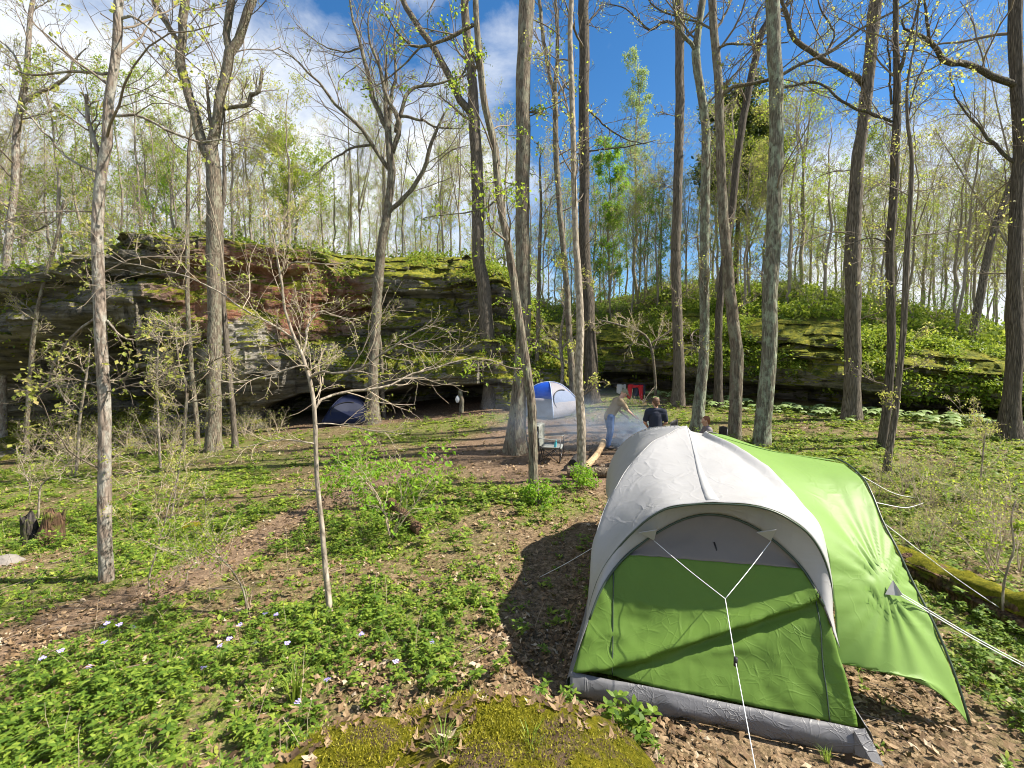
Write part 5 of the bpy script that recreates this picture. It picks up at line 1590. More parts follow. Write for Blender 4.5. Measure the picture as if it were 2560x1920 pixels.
# green canopy over the side door
rows = [[(.28, 2.45, 1.955), (1.0, 2.42, 1.77), (1.77, 2.35, 1.66)],
        [(.55, 2.0, 1.87), (1.15, 1.95, 1.68), (1.77, 1.9, 1.60)],
        [(.8, 1.6, 1.72), (1.3, 1.62, 1.54), (1.77, 1.66, 1.47)],
        [(1.0, 1.2, 1.48), (1.4, 1.28, 1.30), (1.77, 1.43, 1.28)],
        [(1.09, .85, 1.25), (1.5, .98, 1.06), (1.81, 1.22, 1.08)],
        [(1.09, .66, .98), (1.57, .84, .90), (1.85, 1.06, .88)],
        [(1.09, .52, .66), (1.57, .66, .64), (1.91, .80, .60)],
        [(1.08, .44, .38), (1.58, .46, .36), (1.95, .62, .34)],
        [(1.30, .45, .375), (1.70, .455, .32), (1.975, .53, .16)],
        [(1.72, .455, .31), (1.90, .46, .15), (2.0, .475, .015)]]
def loft(rows_, nu, nv):
    R_ = np.array([spline(np.array(r), nv) for r in rows_])
    return np.stack([spline(R_[:, j], nu) for j in range(nv)], 1)
can = loft(rows, 64, 44)
A_, B_, Z_ = can[..., 0], can[..., 1], can[..., 2]
far_dist = np.sqrt((A_ - 1.57) ** 2 + (B_ - .84) ** 2 + (Z_ - .9) ** 2)
angp = np.arctan2(Z_ - .9, A_ - 1.57)
pul = .016 * np.sin(angp * 17) * np.exp(-far_dist / .45) * smooth(far_dist, .02, .2)
can_w = TP(A_, B_ - pul * 1.4 + .012 * fbm(A_ * 5, B_ * 5, Z_ * 5, 3, 6), Z_ + pul)
can_o = tpart('canopy', can_w, 'tent_canopy', solid=.004, label='green canopy panel stretched over the side door')
mir = can.copy()
mir[..., 1] = 4.8 - mir[..., 1]
tpart('canopy', TP(mir[..., 0], mir[..., 1], mir[..., 2]), 'tent_canopy', solid=.004)
archp = [(2.0, .47, .0), (1.96, .60, .30), (1.91, .80, .60), (1.85, 1.06, .88), (1.81, 1.22, 1.08), (1.77, 1.43, 1.28), (1.77, 1.66, 1.47), (1.77, 1.9, 1.60), (1.77, 2.38, 1.665), (1.77, 2.9, 1.60), (1.77, 3.37, 1.28), (1.85, 3.74, .88), (2.0, 4.33, 0)]
tline('door_pole', TP(*np.array(archp).T) + np.array([.012, 0, .008]), .010, 'pole', can_o, 60)
gp = Bag()
tri = TP([1.53, 1.61, 1.63, 1.65], [.80, .86, .80, .79], [.85, .96, .85, .87])
gp.add(tri - tent_loc + np.array([0, -.03, 0]), np.array([[0, 2, 1], [1, 2, 3]]))
gpo = link('guy_patch', gp.build('guy_patch', M['tent_white'], False), can_o)
gpo.modifiers.new('thickness', 'SOLIDIFY').thickness = .006
for ta, tz in ((-.40, 1.21), (.57, 1.31)):
    g2 = Bag()
    g2.add(TP([ta - .11, ta + .04, ta + .02], [.47, .47, .55], [tz + .08, tz + .12, tz - .01]) - tent_loc, np.array([[0, 2, 1]]))
    o_ = link('guy_patch', g2.build('guy_patch', M['tent_white'], False), fly_o)
    o_.modifiers.new('thickness', 'SOLIDIFY').thickness = .006

# guy ropes
knot = at(1813, 1497, TP(.25, .1, 0)[1] - .05)
slide = at(1839, 1654, knot[1] - .42)
foot = np.array([knot[0] - .05, knot[1] - 1.75, 0])
foot = at(1893, 1945, knot[1] - 1.0)
foot[2] = max(foot[2], float(H(foot[0], foot[1])) + .02)
def rope(pts, r=.0032, k=12):
    if len(pts) == 2:
        mid_ = (np.asarray(pts[0]) + np.asarray(pts[1])) / 2
        mid_ = mid_ - [0, 0, .012 * np.linalg.norm(np.asarray(pts[0]) - np.asarray(pts[1]))]
        pts = [pts[0], mid_, pts[1]]
    tline('guy_rope', pts, r, 'rope', None, k, 5)
rope([TP(-.38, .55, 1.20), knot])
rope([TP(.59, .55, 1.30), knot])
rope([knot, slide, foot])
sl = Bag()
add_tube(sl, [slide - tent_loc + [0, 0, .03], slide - tent_loc - [0, 0, .03]], .014, 8)
link('rope_slider', sl.build('rope_slider', M['black']), tent)
lg = ground(1348, 1444)
rope([fly[28, 0] + [0, 0, .02], lg])
rgt = TP(1.64, .78, .86)
e1 = ground(2640, 1712)
rope([rgt, e1], .0045)
rope([rgt + [0, .01, .02], e1 + [0.02, .05, .01]], .004)
rope([TP(1.77, 1.45, 1.29), ground(2535, 1545)], .004)
rope([TP(1.77, 1.60, 1.43), ground(2310, 1258)], .004)
rope([TP(1.77, 2.05, 1.63), ground(2290, 1245)], .004)
rope([TP(1.0, 4.4, .6), ground(2150, 1190)], .004)

# ---------------- small dome tent, blue over grey
def small_dome(name, label, base, w, d, h, rot, body_c, top_c, door=True, scale=1.0, screen='tent_screen', trim='tent_trim'):
    g = np.array(base)
    t_ = thing(name, label, 'tent', tuple(g), rot)
    n = 40
    P = np.empty((n, n, 3))
    uu = np.linspace(-1, 1, n)
    U_, V_ = np.meshgrid(uu, uu, indexing='ij')
    m_ = np.maximum(np.abs(U_), np.abs(V_))
    r2 = np.minimum(1, m_)
    hh = h * (1 - r2 ** 2.3) ** .72
    shr = 1 - .16 * np.sin(np.pi * np.clip(hh / h, 0, 1) * .5)
    P[..., 0], P[..., 1], P[..., 2] = U_ * w / 2 * shr, V_ * d / 2 * shr, hh
    P[..., 2] += .012 * fbm(U_ * 5, V_ * 5, 0, 3, 3)
    F_ = grid_faces(n, n)
    cen = P.reshape(-1, 3)[F_].mean(1)
    top = cen[:, 2] > .52 * h
    seam_ = np.abs(cen[:, 0]) > 9
    front = (cen[:, 0] > 0) & (np.abs(cen[:, 0]) / w > np.abs(cen[:, 1]) / d)
    mi = np.where(top & ~front, 1, 0)
    sel_b, sel_t = mi == 0, mi == 1
    for nm, sel, mt in (('wall', sel_b, body_c), ('roof', sel_t, top_c)):
        o = link(nm, mesh(nm, P.reshape(-1, 3), F_[sel], M[mt]), t_)
        o.modifiers.new('thickness', 'SOLIDIFY').thickness = .006
    for sx_, sy_ in ((1, 1), (1, -1)):
        k = np.linspace(-1, 1, 30)
        i_ = np.clip(((k + 1) / 2 * (n - 1)).round().astype(int), 0, n - 1)
        j_ = i_ if sx_ * sy_ > 0 else n - 1 - i_
        b_ = Bag()
        add_tube(b_, P[i_, j_] * np.array([1.012, 1.012, 1.012]), .018, 6)
        link('pole', b_.build('pole', M[trim]), t_)
    if door:
        an = np.linspace(0, 2 * math.pi, 26)
        dc = np.stack([np.zeros(26), np.cos(an) * .34 * d, .42 * h + np.sin(an) * .36 * h], -1)
        q_ = 1 - (dc[:, 2] / h / 1.02) ** 1.35
        dc[:, 0] = w / 2 * (.865 * np.clip(q_, 0, 1) ** .42) + .03
        fan_ = np.concatenate([dc, dc.mean(0)[None] + [[.03, 0, 0]]])
        b_ = Bag()
        b_.add(fan_, np.array([[i, i + 1, 26] for i in range(25)]))
        dr = link('door', b_.build('door', M[screen], False), t_)
        b2_ = Bag()
        add_tube(b2_, dc[5:22] + [.02, 0, 0], .02, 6)
        link('zip', b2_.build('zip', M['black']), dr)
    return t_

M['tent_blue'] = fabric('tent_blue', (0.012, 0.085, 0.52), 0.2, 0.3, 3.0)
M['tent_silver'] = fabric('tent_silver', (0.26, 0.255, 0.29), 0.2, 0.3, 3.0)
M['tent_screen'] = plain('tent_screen', (0.13, 0.17, 0.27), 0.7)
M['screen_dark'] = plain('screen_dark', (0.02, 0.025, 0.05), .8)
M['tent_trim'] = plain('tent_trim', (0.33, 0.42, 0.62), 0.6)
M['tent_navy'] = fabric('tent_navy', (0.010, 0.015, 0.045), 0.1, 0.3, 3.0)
gb = ground(1372, 1034)
small_dome('dome_tent', 'small blue and silver dome tent with open door flap beneath the rock', gb, 2.2, 2.2, 1.32, -.75, 'tent_silver', 'tent_blue')
gn = ground(856, 1066)
small_dome('dome_tent', 'navy blue dome tent in the dark shade of the cave', gn + [-0.15, 1.5, 0.05], 2.4, 2.2, 1.2, -1.35, 'tent_navy', 'tent_navy', True, 1.0, 'screen_dark', 'tent_navy')

# ------------------------------------------------------------------ camp: people, chairs, fire, logs
M['skin'] = plain('skin', (0.52, 0.29, 0.205), 0.55, vary=.08)
M['shirt_tan'] = plain('shirt_tan', (0.24, 0.175, 0.095), 0.85, vary=.15, scale=5, bump=.2)
M['shirt_navy'] = plain('shirt_navy', (0.012, 0.016, 0.035), 0.8, vary=.25, scale=5, bump=.2)
M['shirt_grey'] = plain('shirt_grey', (0.19, 0.165, 0.175), 0.85, vary=.15, scale=5)
M['jeans'] = plain('jeans', (0.035, 0.085, 0.22), 0.85, vary=.25, scale=8)
M['jeans_grey'] = plain('jeans_grey', (0.10, 0.14, 0.19), 0.85, vary=.2, scale=8)
M['cap'] = plain('cap', (0.22, 0.21, 0.13), 0.85, vary=.35, scale=20)
M['hair_short'] = plain('hair_short', (0.11, 0.055, 0.03), 0.7, vary=.2, scale=40)
M['hair_red'] = plain('hair_red', (0.20, 0.075, 0.03), 0.7, vary=.3, scale=30)
M['shoe'] = plain('shoe', (0.03, 0.027, 0.025), 0.7)

def capsule(bag, p0, p1, r0, r1, sides=10, flat=1.0, fdir=None):
    """rounded limb between two joints; flat squeezes it along fdir"""
    p0, p1 = np.asarray(p0, float), np.asarray(p1, float)
    d = p1 - p0
    L = np.linalg.norm(d)
    d = d / max(L, 1e-6)
    ts, rs = [], []
    for a in np.linspace(0, math.pi / 2, 4):
        ts.append(-r0 * math.cos(a)); rs.append(r0 * math.sin(a))
    for a in np.linspace(math.pi / 2, 0, 4):
        ts.append(L + r1 * math.cos(a)); rs.append(r1 * math.sin(a))
    P = p0[None] + d[None] * np.array(ts)[:, None]
    ref = np.array([0, 0, 1.0]) if abs(d[2]) < .8 else np.array([1.0, 0, 0])
    U = unit(np.cross(d, ref)[None])[0]
    V = np.cross(d, U)
    an = np.arange(sides) / sides * 2 * math.pi
    v = P[:, None] + (np.array(rs)[:, None] + 1e-4)[..., None] * (np.cos(an)[None, :, None] * U + np.sin(an)[None, :, None] * V)
    if flat != 1.0:
        fd = np.asarray(fdir, float)
        ax = p0 + d * ((v - p0) @ d)[..., None]
        rel = v - ax
        v = v - fd * ((rel @ fd) * (1 - flat))[..., None]
    idx = np.arange(8 * sides).reshape(8, sides)
    j = np.roll(idx, -1, 1)
    bag.add(v.reshape(-1, 3), np.stack([idx[:-1], j[:-1], j[1:], idx[1:]], -1).reshape(-1, 4))

def ball(bag, c, r, sc=(1, 1, 1)):
    capsule(bag, np.asarray(c) - [0, 0, .001], np.asarray(c) + [0, 0, .001], 1, 1)
    bag.v[-1] = (bag.v[-1] - c) * r * np.asarray(sc) + c

def fused(name, bag, mat, parent, voxel=.014, it=6):
    """one continuous skin over the overlapping volumes"""
    tmp = bpy.data.objects.new('tmp', bag.build('tmp', M[mat]))
    COL.objects.link(tmp)
    md = tmp.modifiers.new('r', 'REMESH')
    md.mode, md.voxel_size, md.use_smooth_shade = 'VOXEL', voxel, True
    sm = tmp.modifiers.new('s', 'SMOOTH')
    sm.factor, sm.iterations = .5, it
    dg = bpy.context.evaluated_depsgraph_get()
    me = bpy.data.meshes.new_from_object(tmp.evaluated_get(dg))
    me.name = name
    bpy.data.objects.remove(tmp)
    if not me.materials:
        me.materials.append(M[mat])
    return link(name, me, parent)

def hand(bag, w, d, palm, s=1.0, curl=.4):
    """palm with four fingers and a thumb; d along the hand, palm = palm normal"""
    w, d, palm = np.asarray(w, float), np.asarray(d, float), np.asarray(palm, float)
    side = np.cross(d, palm)
    capsule(bag, w, w + d * .07 * s, .03 * s, .036 * s, 8, .6, palm)
    for i, (o, L) in enumerate(((-.028, .07), (-.009, .082), (.010, .078), (.028, .06))):
        b0 = w + d * .085 * s + side * o * s
        b1 = b0 + (d * math.cos(curl) + palm * math.sin(curl)) * L * .55 * s
        b2 = b1 + (d * math.cos(curl * 2.2) + palm * math.sin(curl * 2.2)) * L * .5 * s
        capsule(bag, b0, b1, .0105 * s, .0095 * s, 6)
        capsule(bag, b1, b2, .0095 * s, .008 * s, 6)
    th0 = w + d * .03 * s - side * .03 * s
    th1 = th0 + (d * .6 - side * .7) * .035 * s
    capsule(bag, th0, th1, .013 * s, .011 * s, 6)
    capsule(bag, th1, th1 + (d * .9 + palm * .3) * .03 * s, .011 * s, .009 * s, 6)

def person(label, loc, rotz, J, shirt, trousers, hair, cap=False, s=1.0, sit=False):
    """J: joints in the person's own frame, facing +x, left is +y"""
    root = thing('person', label, 'person', tuple(loc), rotz)
    j = {k: np.asarray(v, float) * s for k, v in J.items()}
    X_ = np.array([1.0, 0, 0])
    b = Bag()
    f = unit(np.asarray(J.get('face', (1, 0, 0)), float)[None])[0]
    upv = unit((j['head'] - j['neck'])[None])[0]
    sd = np.cross(upv, f)
    h = j['head']
    # head, jaw, nose, ears, brow
    ball(b, h + upv * .025 * s, .098 * s, (1, .86, 1.08))
    capsule(b, h - upv * .035 * s + f * .02 * s, h - upv * .085 * s + f * .055 * s, .07 * s, .043 * s)
    capsule(b, h + f * .098 * s + upv * .005 * s, h + f * .115 * s - upv * .03 * s, .011 * s, .016 * s, 6)
    capsule(b, h + f * .088 * s - sd * .02 * s - upv * .062 * s, h + f * .088 * s + sd * .02 * s - upv * .062 * s, .011 * s, .011 * s, 6)
    for q in (-1, 1):
        capsule(b, h + sd * q * .088 * s + upv * .015 * s, h + sd * q * .086 * s - upv * .025 * s, .017 * s, .012 * s, 6)
    capsule(b, j['neck'] - upv * .02 * s, h - upv * .03 * s, .055 * s, .052 * s)
    capsule(b, j['pelvis'], j['chest'], .135 * s, .145 * s, 12, .72, X_)
    capsule(b, j['shl'], j['shr'], .07 * s, .07 * s)
    for q in ('l', 'r'):
        capsule(b, j['sh' + q], j['el' + q], .052 * s, .043 * s)
        capsule(b, j['el' + q], j['wr' + q], .043 * s, .028 * s)
        dirh = unit((j['wr' + q] - j['el' + q])[None])[0]
        pl = unit(np.cross(dirh, np.array([0, 0, 1.0]) if abs(dirh[2]) < .8 else np.array([0, 1.0 if q == 'l' else -1.0, 0]))[None])[0]
        hand(b, j['wr' + q], dirh, pl, s)
        capsule(b, j['hip' + q], j['kn' + q], .08 * s, .056 * s)
        capsule(b, j['kn' + q], j['an' + q], .056 * s, .038 * s)
        capsule(b, j['an' + q] - [0, 0, .03 * s], j['an' + q] + np.array([.15, 0, -.045]) * s, .04 * s, .035 * s)
    fused('body', b, 'skin', root, .013, 3)
    c = Bag()
    capsule(c, j['pelvis'] + [0, 0, .0 * s], j['chest'], .168 * s, .18 * s, 14, .74, X_)
    capsule(c, (j['chest'] * .6 + j['neck'] * .4) , j['neck'] - upv * .045 * s, .12 * s, .07 * s)
    capsule(c, j['shl'] * .96, j['shr'] * .96, .085 * s, .085 * s)
    capsule(c, j['shl'] * .8 + j['neck'] * .2, j['neck'] - upv * .03 * s, .08 * s, .078 * s)
    capsule(c, j['shr'] * .8 + j['neck'] * .2, j['neck'] - upv * .03 * s, .08 * s, .078 * s)
    for q in ('l', 'r'):
        capsule(c, j['sh' + q], j['sh' + q] * .25 + j['el' + q] * .75, .078 * s, .072 * s)
    fused('shirt', c, shirt, root, .014, 4)
    c = Bag()
    capsule(c, (j['hipl'] + j['hipr']) / 2 + [0, 0, .02 * s], (j['hipl'] + j['hipr']) / 2, .15 * s, .155 * s, 12, .85, X_)
    for q in ('l', 'r'):
        capsule(c, j['hip' + q], j['kn' + q], .115 * s, .088 * s)
        capsule(c, j['kn' + q], j['an' + q] + [0, 0, .04 * s], .088 * s, .076 * s)
    fused('trousers', c, trousers, root, .014, 4)
    for q in ('l', 'r'):
        c = Bag()
        capsule(c, j['an' + q] + np.array([-.03, 0, -.035]) * s, j['an' + q] + np.array([.16, 0, -.045]) * s, .05 * s, .045 * s, 8, .8, np.array([0, 0, 1.0]))
        link('shoe', c.build('shoe', M['shoe']), root)
    c = Bag()
    if cap:
        ball(c, h + upv * .055 * s - f * .005 * s, .108 * s, (1, .92, .82))
        capsule(c, h + f * .09 * s + upv * .045 * s - sd * .05 * s, h + f * .09 * s + upv * .045 * s + sd * .05 * s, .022 * s, .022 * s, 8)
        capsule(c, h + f * .17 * s + upv * .03 * s - sd * .035 * s, h + f * .17 * s + upv * .03 * s + sd * .035 * s, .018 * s, .018 * s, 8)
        capsule(c, h + f * .09 * s + upv * .045 * s, h + f * .175 * s + upv * .03 * s, .05 * s, .045 * s, 10, .3, upv)
        fused('cap', c, 'cap', root, .012, 2)
    else:
        ball(c, h + upv * .052 * s - f * .030 * s, .103 * s, (1, .95, 1.0))
        capsule(c, h - f * .06 * s, h - f * .055 * s - upv * .05 * s, .066 * s, .05 * s)
        fused('hair', c, hair, root, .011, 2)
    return root

gm_ = ground(1524, 1122)
person('man in tan shirt, jeans and camouflage cap bending over the fire', gm_, 0.25, dict(
    head=(.42, 0, 1.56), neck=(.30, 0, 1.42), chest=(.20, 0, 1.25), pelvis=(-.02, 0, .95), shl=(.24, .19, 1.36), shr=(.24, -.19, 1.36),
    ell=(.36, .26, 1.10), wrl=(.56, .20, .92), elr=(.42, -.24, 1.10), wrr=(.66, -.18, .93), hipl=(-.02, .09, .92), hipr=(-.02, -.09, .92),
    knl=(.07, .12, .49), knr=(-.03, -.11, .49), anl=(.0, .14, .085), anr=(-.12, -.12, .085), face=(.85, 0, -.45)), 'shirt_tan', 'jeans', 'hair_short', True)
gv = np.array([at(1640, 1000, 11.6)[0], 11.6, 0]); gv[2] = H(gv[0], gv[1])
hs = (at(1640, 998, 11.6)[2] - gv[2]) / 1.70
person('person in navy t-shirt and jeans standing with back turned, hands in front', gv, 1.45, dict(
    head=(.02, 0, 1.60), neck=(-.01, 0, 1.45), chest=(0, 0, 1.27), pelvis=(0, 0, .95), shl=(-.01, .20, 1.38), shr=(-.01, -.20, 1.38),
    ell=(.02, .27, 1.10), wrl=(.16, .16, .95), elr=(.02, -.27, 1.10), wrr=(.16, -.16, .95), hipl=(0, .09, .92), hipr=(0, -.09, .92),
    knl=(.03, .11, .49), knr=(.03, -.11, .49), anl=(0, .12, .085), anr=(0, -.12, .085), face=(.95, .1, -.15)), 'shirt_navy', 'jeans_grey', 'hair_short', False, hs)
gs = np.array([at(1768, 1060, 12.6)[0], 12.6, 0]); gs[2] = H(gs[0], gs[1])
hz = at(1768, 1043, 12.6)[2] - gs[2]
seat = hz - .86
person('person with reddish hair and grey t-shirt seated in a black chair', gs, math.pi - .1, dict(
    head=(.04, 0, seat + .75), neck=(.0, 0, seat + .60), chest=(-.03, 0, seat + .42), pelvis=(0, 0, seat + .10), shl=(-.01, .19, seat + .53), shr=(-.01, -.19, seat + .53),
    ell=(.12, .24, seat + .28), wrl=(.32, .16, seat + .20), elr=(.12, -.24, seat + .28), wrr=(.32, -.16, seat + .20), hipl=(.02, .09, seat + .07), hipr=(.02, -.09, seat + .07),
    knl=(.42, .12, seat + .08), knr=(.42, -.12, seat + .08), anl=(.46, .13, .085), anr=(.46, -.13, .085), face=(.98, .0, -.1)), 'shirt_grey', 'jeans', 'hair_red', False)

# folding chairs
M['chair_grey'] = fabric('chair_grey', (0.24, 0.25, 0.24), 0.08, 0.5, 6.0)
M['chair_black'] = fabric('chair_black', (0.016, 0.016, 0.020), 0.02, 0.4, 6.0)
M['steel'] = plain('steel', (0.05, 0.05, 0.055), 0.35, 0.6)
M['jacket'] = fabric('jacket', (0.33, 0.34, 0.30), 0.1, 0.7, 8.0)
def chair(label, loc, rotz, cloth, s=1.0, high=1.0):
    """folding camp chair facing +x"""
    r_ = thing('camp_chair', label, 'chair', tuple(loc), rotz)
    w, hs_ = .30 * s, .42 * s
    def bar(nm, pts, rad=.011):
        b_ = Bag()
        add_tube(b_, np.array(pts), rad * s, 7)
        return link(nm, b_.build(nm, M['steel']), r_)
    for y_ in (-1, 1):
        bar('leg', [(.28 * s, y_ * w, 0), (-.25 * s, y_ * w, hs_ + .02)])
        bar('leg', [(-.28 * s, y_ * w, 0), (.27 * s, y_ * w, hs_)])
        bar('post', [(-.25 * s, y_ * w, .05), (-.33 * s, y_ * w, .95 * s * high)])
        bar('post', [(.27 * s, y_ * w, .02), (.29 * s, y_ * w, .64 * s)])
        b_ = Bag()
        ap = np.array([(-.30 * s, y_ * w * 1.03, .66 * s), (0, y_ * w * 1.05, .63 * s), (.30 * s, y_ * w * 1.03, .65 * s)])
        q = spline(ap, 8)
        v = np.concatenate([q + [0, .035 * s, 0], q - [0, .035 * s, 0]])
        b_.add(v, grid_faces(2, 8))
        o = link('armrest', b_.build('armrest', M[cloth]), r_)
        o.modifiers.new('thickness', 'SOLIDIFY').thickness = .012
    bar('leg', [(.28 * s, -w, .01), (.27 * s, w, hs_)])
    bar('leg', [(.28 * s, w, .01), (.27 * s, -w, hs_)])
    bar('leg', [(-.28 * s, -w, .01), (-.25 * s, w, hs_)])
    bar('leg', [(-.28 * s, w, .01), (-.25 * s, -w, hs_)])
    n = 12
    yy = np.linspace(-1, 1, n)
    st = np.stack([np.stack([np.full(n, x_), yy * w, hs_ - .07 * s * (1 - yy ** 2) * (1 - .4 * abs(x_)) + 0 * yy], -1) for x_ in np.linspace(-.26, .28, 8) * s])
    bk = np.stack([np.stack([np.full(n, -.25 - .09 * q) * s - .05 * s * (1 - yy ** 2), yy * w, (.36 + (.60 * high) * q + .04 * q * (1 - yy ** 2)) * s + 0 * yy], -1) for q in np.linspace(0, 1, 9)])
    for nm, g_ in (('seat', st), ('backrest', bk)):
        o = link(nm, mesh(nm, g_.reshape(-1, 3), grid_faces(g_.shape[0], n), M[cloth]), r_)
        o.modifiers.new('thickness', 'SOLIDIFY').thickness = .015
    return r_
gc = ground(1378, 1152)
chair('grey folding camp chair standing between tree trunks near the fire', gc, -.25, 'chair_grey', 1.0)
# jacket hung over its back
jx = Bag()
n = 18
yy = np.linspace(-1, 1, n)
sheet = []
for q in np.linspace(0, 1, 22):
    if q < .5:
        zc, xc = .35 + 1.36 * q, -.36 - .09 * q
    else:
        zc, xc = 1.03 - (q - .5) * 1.25, -.26 + .02 * (q - .5)
    sheet.append(np.stack([xc + .03 * np.sin(yy * 9) * (1 - abs(2 * q - 1)) ** .2, yy * .31 * (1 + .1 * math.sin(q * 6)), zc - .05 * np.abs(yy) ** 2 + .012 * np.sin(yy * 13 + q * 4)], -1))
sheet = np.array(sheet)
jo = link('jacket', mesh('jacket', sheet.reshape(-1, 3), grid_faces(22, n), M['jacket']), None, tuple(gc), (0, 0, -.25), label='pale grey jacket draped over the back of the folding chair', category='jacket')
jo.modifiers.new('thickness', 'SOLIDIFY').thickness = .018
bo = Bag()
M['bottle_teal'] = plain('bottle_teal', (0.05, 0.35, 0.42), .35)
M['plastic_white'] = plain('plastic_white', (0.75, 0.75, 0.75), .5)
prof_ = [(0, .0), (.032, .0), (.034, .02), (.034, .13), (.018, .165), (.014, .19), (.016, .195), (.016, .215), (0, .215)]
an = np.arange(14) / 14 * 6.283
bv = np.array([[r * np.cos(an), r * np.sin(an), np.full(14, z)] for r, z in prof_]).transpose(0, 2, 1).reshape(-1, 3)
idx = np.arange(len(prof_) * 14).reshape(len(prof_), 14)
jj = np.roll(idx, -1, 1)
bq = np.stack([idx[:-1], jj[:-1], jj[1:], idx[1:]], -1).reshape(-1, 4)
link('bottle', mesh('bottle', bv, bq, M['bottle_teal']), None, (gc[0] + .10, gc[1] - .02, gc[2] + .36), (0.2, .1, 0), label='small teal bottle on the seat of the grey folding chair', category='bottle')
chair('tall-backed black camp chair beside the person in navy t-shirt', (gv[0] + .46, gv[1] + .9, H(gv[0] + .46, gv[1] + .9)), 2.5, 'chair_black', .95, 1.0)
chair('black camp chair under the seated person', (gs[0] + .10, gs[1], gs[2] + seat - .42), math.pi - .1, 'chair_black', 1.0, 1.05)

# logs
M['wood_cut'], t = material('wood_cut')
tco = t.n('ShaderNodeTexCoord').outputs['Object']
rg = t.n('ShaderNodeTexWave', {'Vector': tco, 'Scale': 14.0, 'Distortion': 3.0}, wave_type='RINGS', rings_direction='X').outputs['Fac']
finish(t, t.n('ShaderNodeBsdfPrincipled', {'Base Color': t.mix(rg, (0.34, 0.21, 0.10), (0.55, 0.38, 0.20)), 'Roughness': .85}).outputs[0])
M['wood_pale'] = bark_mat('wood_pale', (0.30, 0.20, 0.11), (0.56, 0.41, 0.25), 14, 14, moss=0, bump=.4)
M['wood_char'] = plain('wood_char', (0.015, 0.014, 0.014), .9, vary=.4, scale=12, bump=.6)
M['bark_log'] = bark_mat('bark_log', (0.06, 0.045, 0.032), (0.30, 0.235, 0.17), 9, 14, moss=0, bump=.9)
def log(label, p0, p1, r, bark='bark_log', name='log', cat='log', bend=.02, seed=0, group=None, ends='wood_cut'):
    p0, p1 = np.asarray(p0, float), np.asarray(p1, float)
    rng_ = np.random.default_rng(seed)
    d = unit((p1 - p0)[None])[0]
    L = np.linalg.norm(p1 - p0)
    ax = unit(np.cross(d, [0, 0, 1.0])[None])[0]
    t_ = np.linspace(0, 1, 10)[:, None]
    C = t_ * (p1 - p0) + np.sin(t_ * 3.14) * ax * bend * L * rng_.normal()
    R = r * (1 + .08 * rng_.normal(size=10)) * np.linspace(1.05, .92, 10)
    root = thing(name, label, cat, tuple(p0), 0, group)
    v, q = tubes(C, R, 14, .10, seed)
    link('bark', mesh('bark', v, q, M[bark]), root)
    for e, s_ in ((0, -1), (-1, 1)):
        ring = v.reshape(10, 14, 3)[e]
        c = ring.mean(0)
        vv = np.concatenate([ring, c + (ring - c) * .8 + d * s_ * .006, [c + d * s_ * .004]])
        i = np.arange(14)
        j = (i + 1) % 14
        f4 = np.stack([i, j, j + 14, i + 14], -1)
        f3 = np.stack([i + 14, j + 14, np.full(14, 28)], -1)
        link('cut_end', mesh('cut_end', vv, [f4, f3], M[ends]), root)
    return root
def gp3(px, py, lift):
    g_ = ground(px, py)
    return g_ + np.array([0, 0, lift])
log('long seat log lying on the ground in front of the fire', gp3(1418, 1190, .10), gp3(1640, 1192, .10), .13, seed=1)
log('short dark log stub resting end-on behind the seat log', gp3(1432, 1178, .19), gp3(1452, 1150, .15), .10, 'wood_char', seed=2, ends='wood_char')
log('pale barkless log slanting up to the fire', gp3(1462, 1178, .08), gp3(1508, 1128, .28), .085, 'wood_pale', seed=3)
fr_ = [((1556, 1140), (1592, 1112), .085, .10), ((1586, 1142), (1612, 1120), .07, .22), ((1604, 1140), (1640, 1118), .085, .10), ((1576, 1156), (1612, 1140), .065, .06),
       ((1600, 1158), (1650, 1146), .07, .07), ((1620, 1128), (1660, 1112), .075, .24), ((1570, 1128), (1606, 1106), .06, .26), ((1640, 1150), (1680, 1136), .075, .07)]
wl = ['thick split log at the left end of the woodpile, pale cut end', 'split log on top of the middle of the woodpile', 'split log low in the middle of the woodpile', 'thin log lying loose before the woodpile',
      'front log of the woodpile close to the tent edge', 'upper right log of the woodpile', 'topmost slim log on the left of the woodpile', 'right-hand low log of the woodpile by the tent']
for i, (a, b, r, l) in enumerate(fr_):
    log(wl[i], gp3(*a, l), gp3(*b, l + .02), r, ('bark_log', 'wood_pale')[i % 2 == 1], 'firewood_log', 'firewood', .01, 20 + i, 'firewood by the fire pit')
for i, (a, b, l0, l1, r) in enumerate((((1606, 1122), (1636, 1078), .10, .42, .045), ((1640, 1122), (1612, 1090), .12, .35, .04), ((1590, 1120), (1630, 1100), .2, .3, .05))):
    ga = gp3(*a, l0); gb_ = ga + np.array([(b[0] - a[0]) / F_PX * ga[1], .2, l1])
    log(('charred stick standing up out of the fire', 'charred stick crossing the upright one in the fire', 'blackened log lying in the fire')[i], ga, gb_, r, 'wood_char', 'charred_log', 'log', .03, 40 + i, None, 'wood_char')
log('weathered half-buried stick log in front of the fire', gp3(1500, 1168, .03), gp3(1570, 1162, .04), .05, 'bark_log', seed=50)
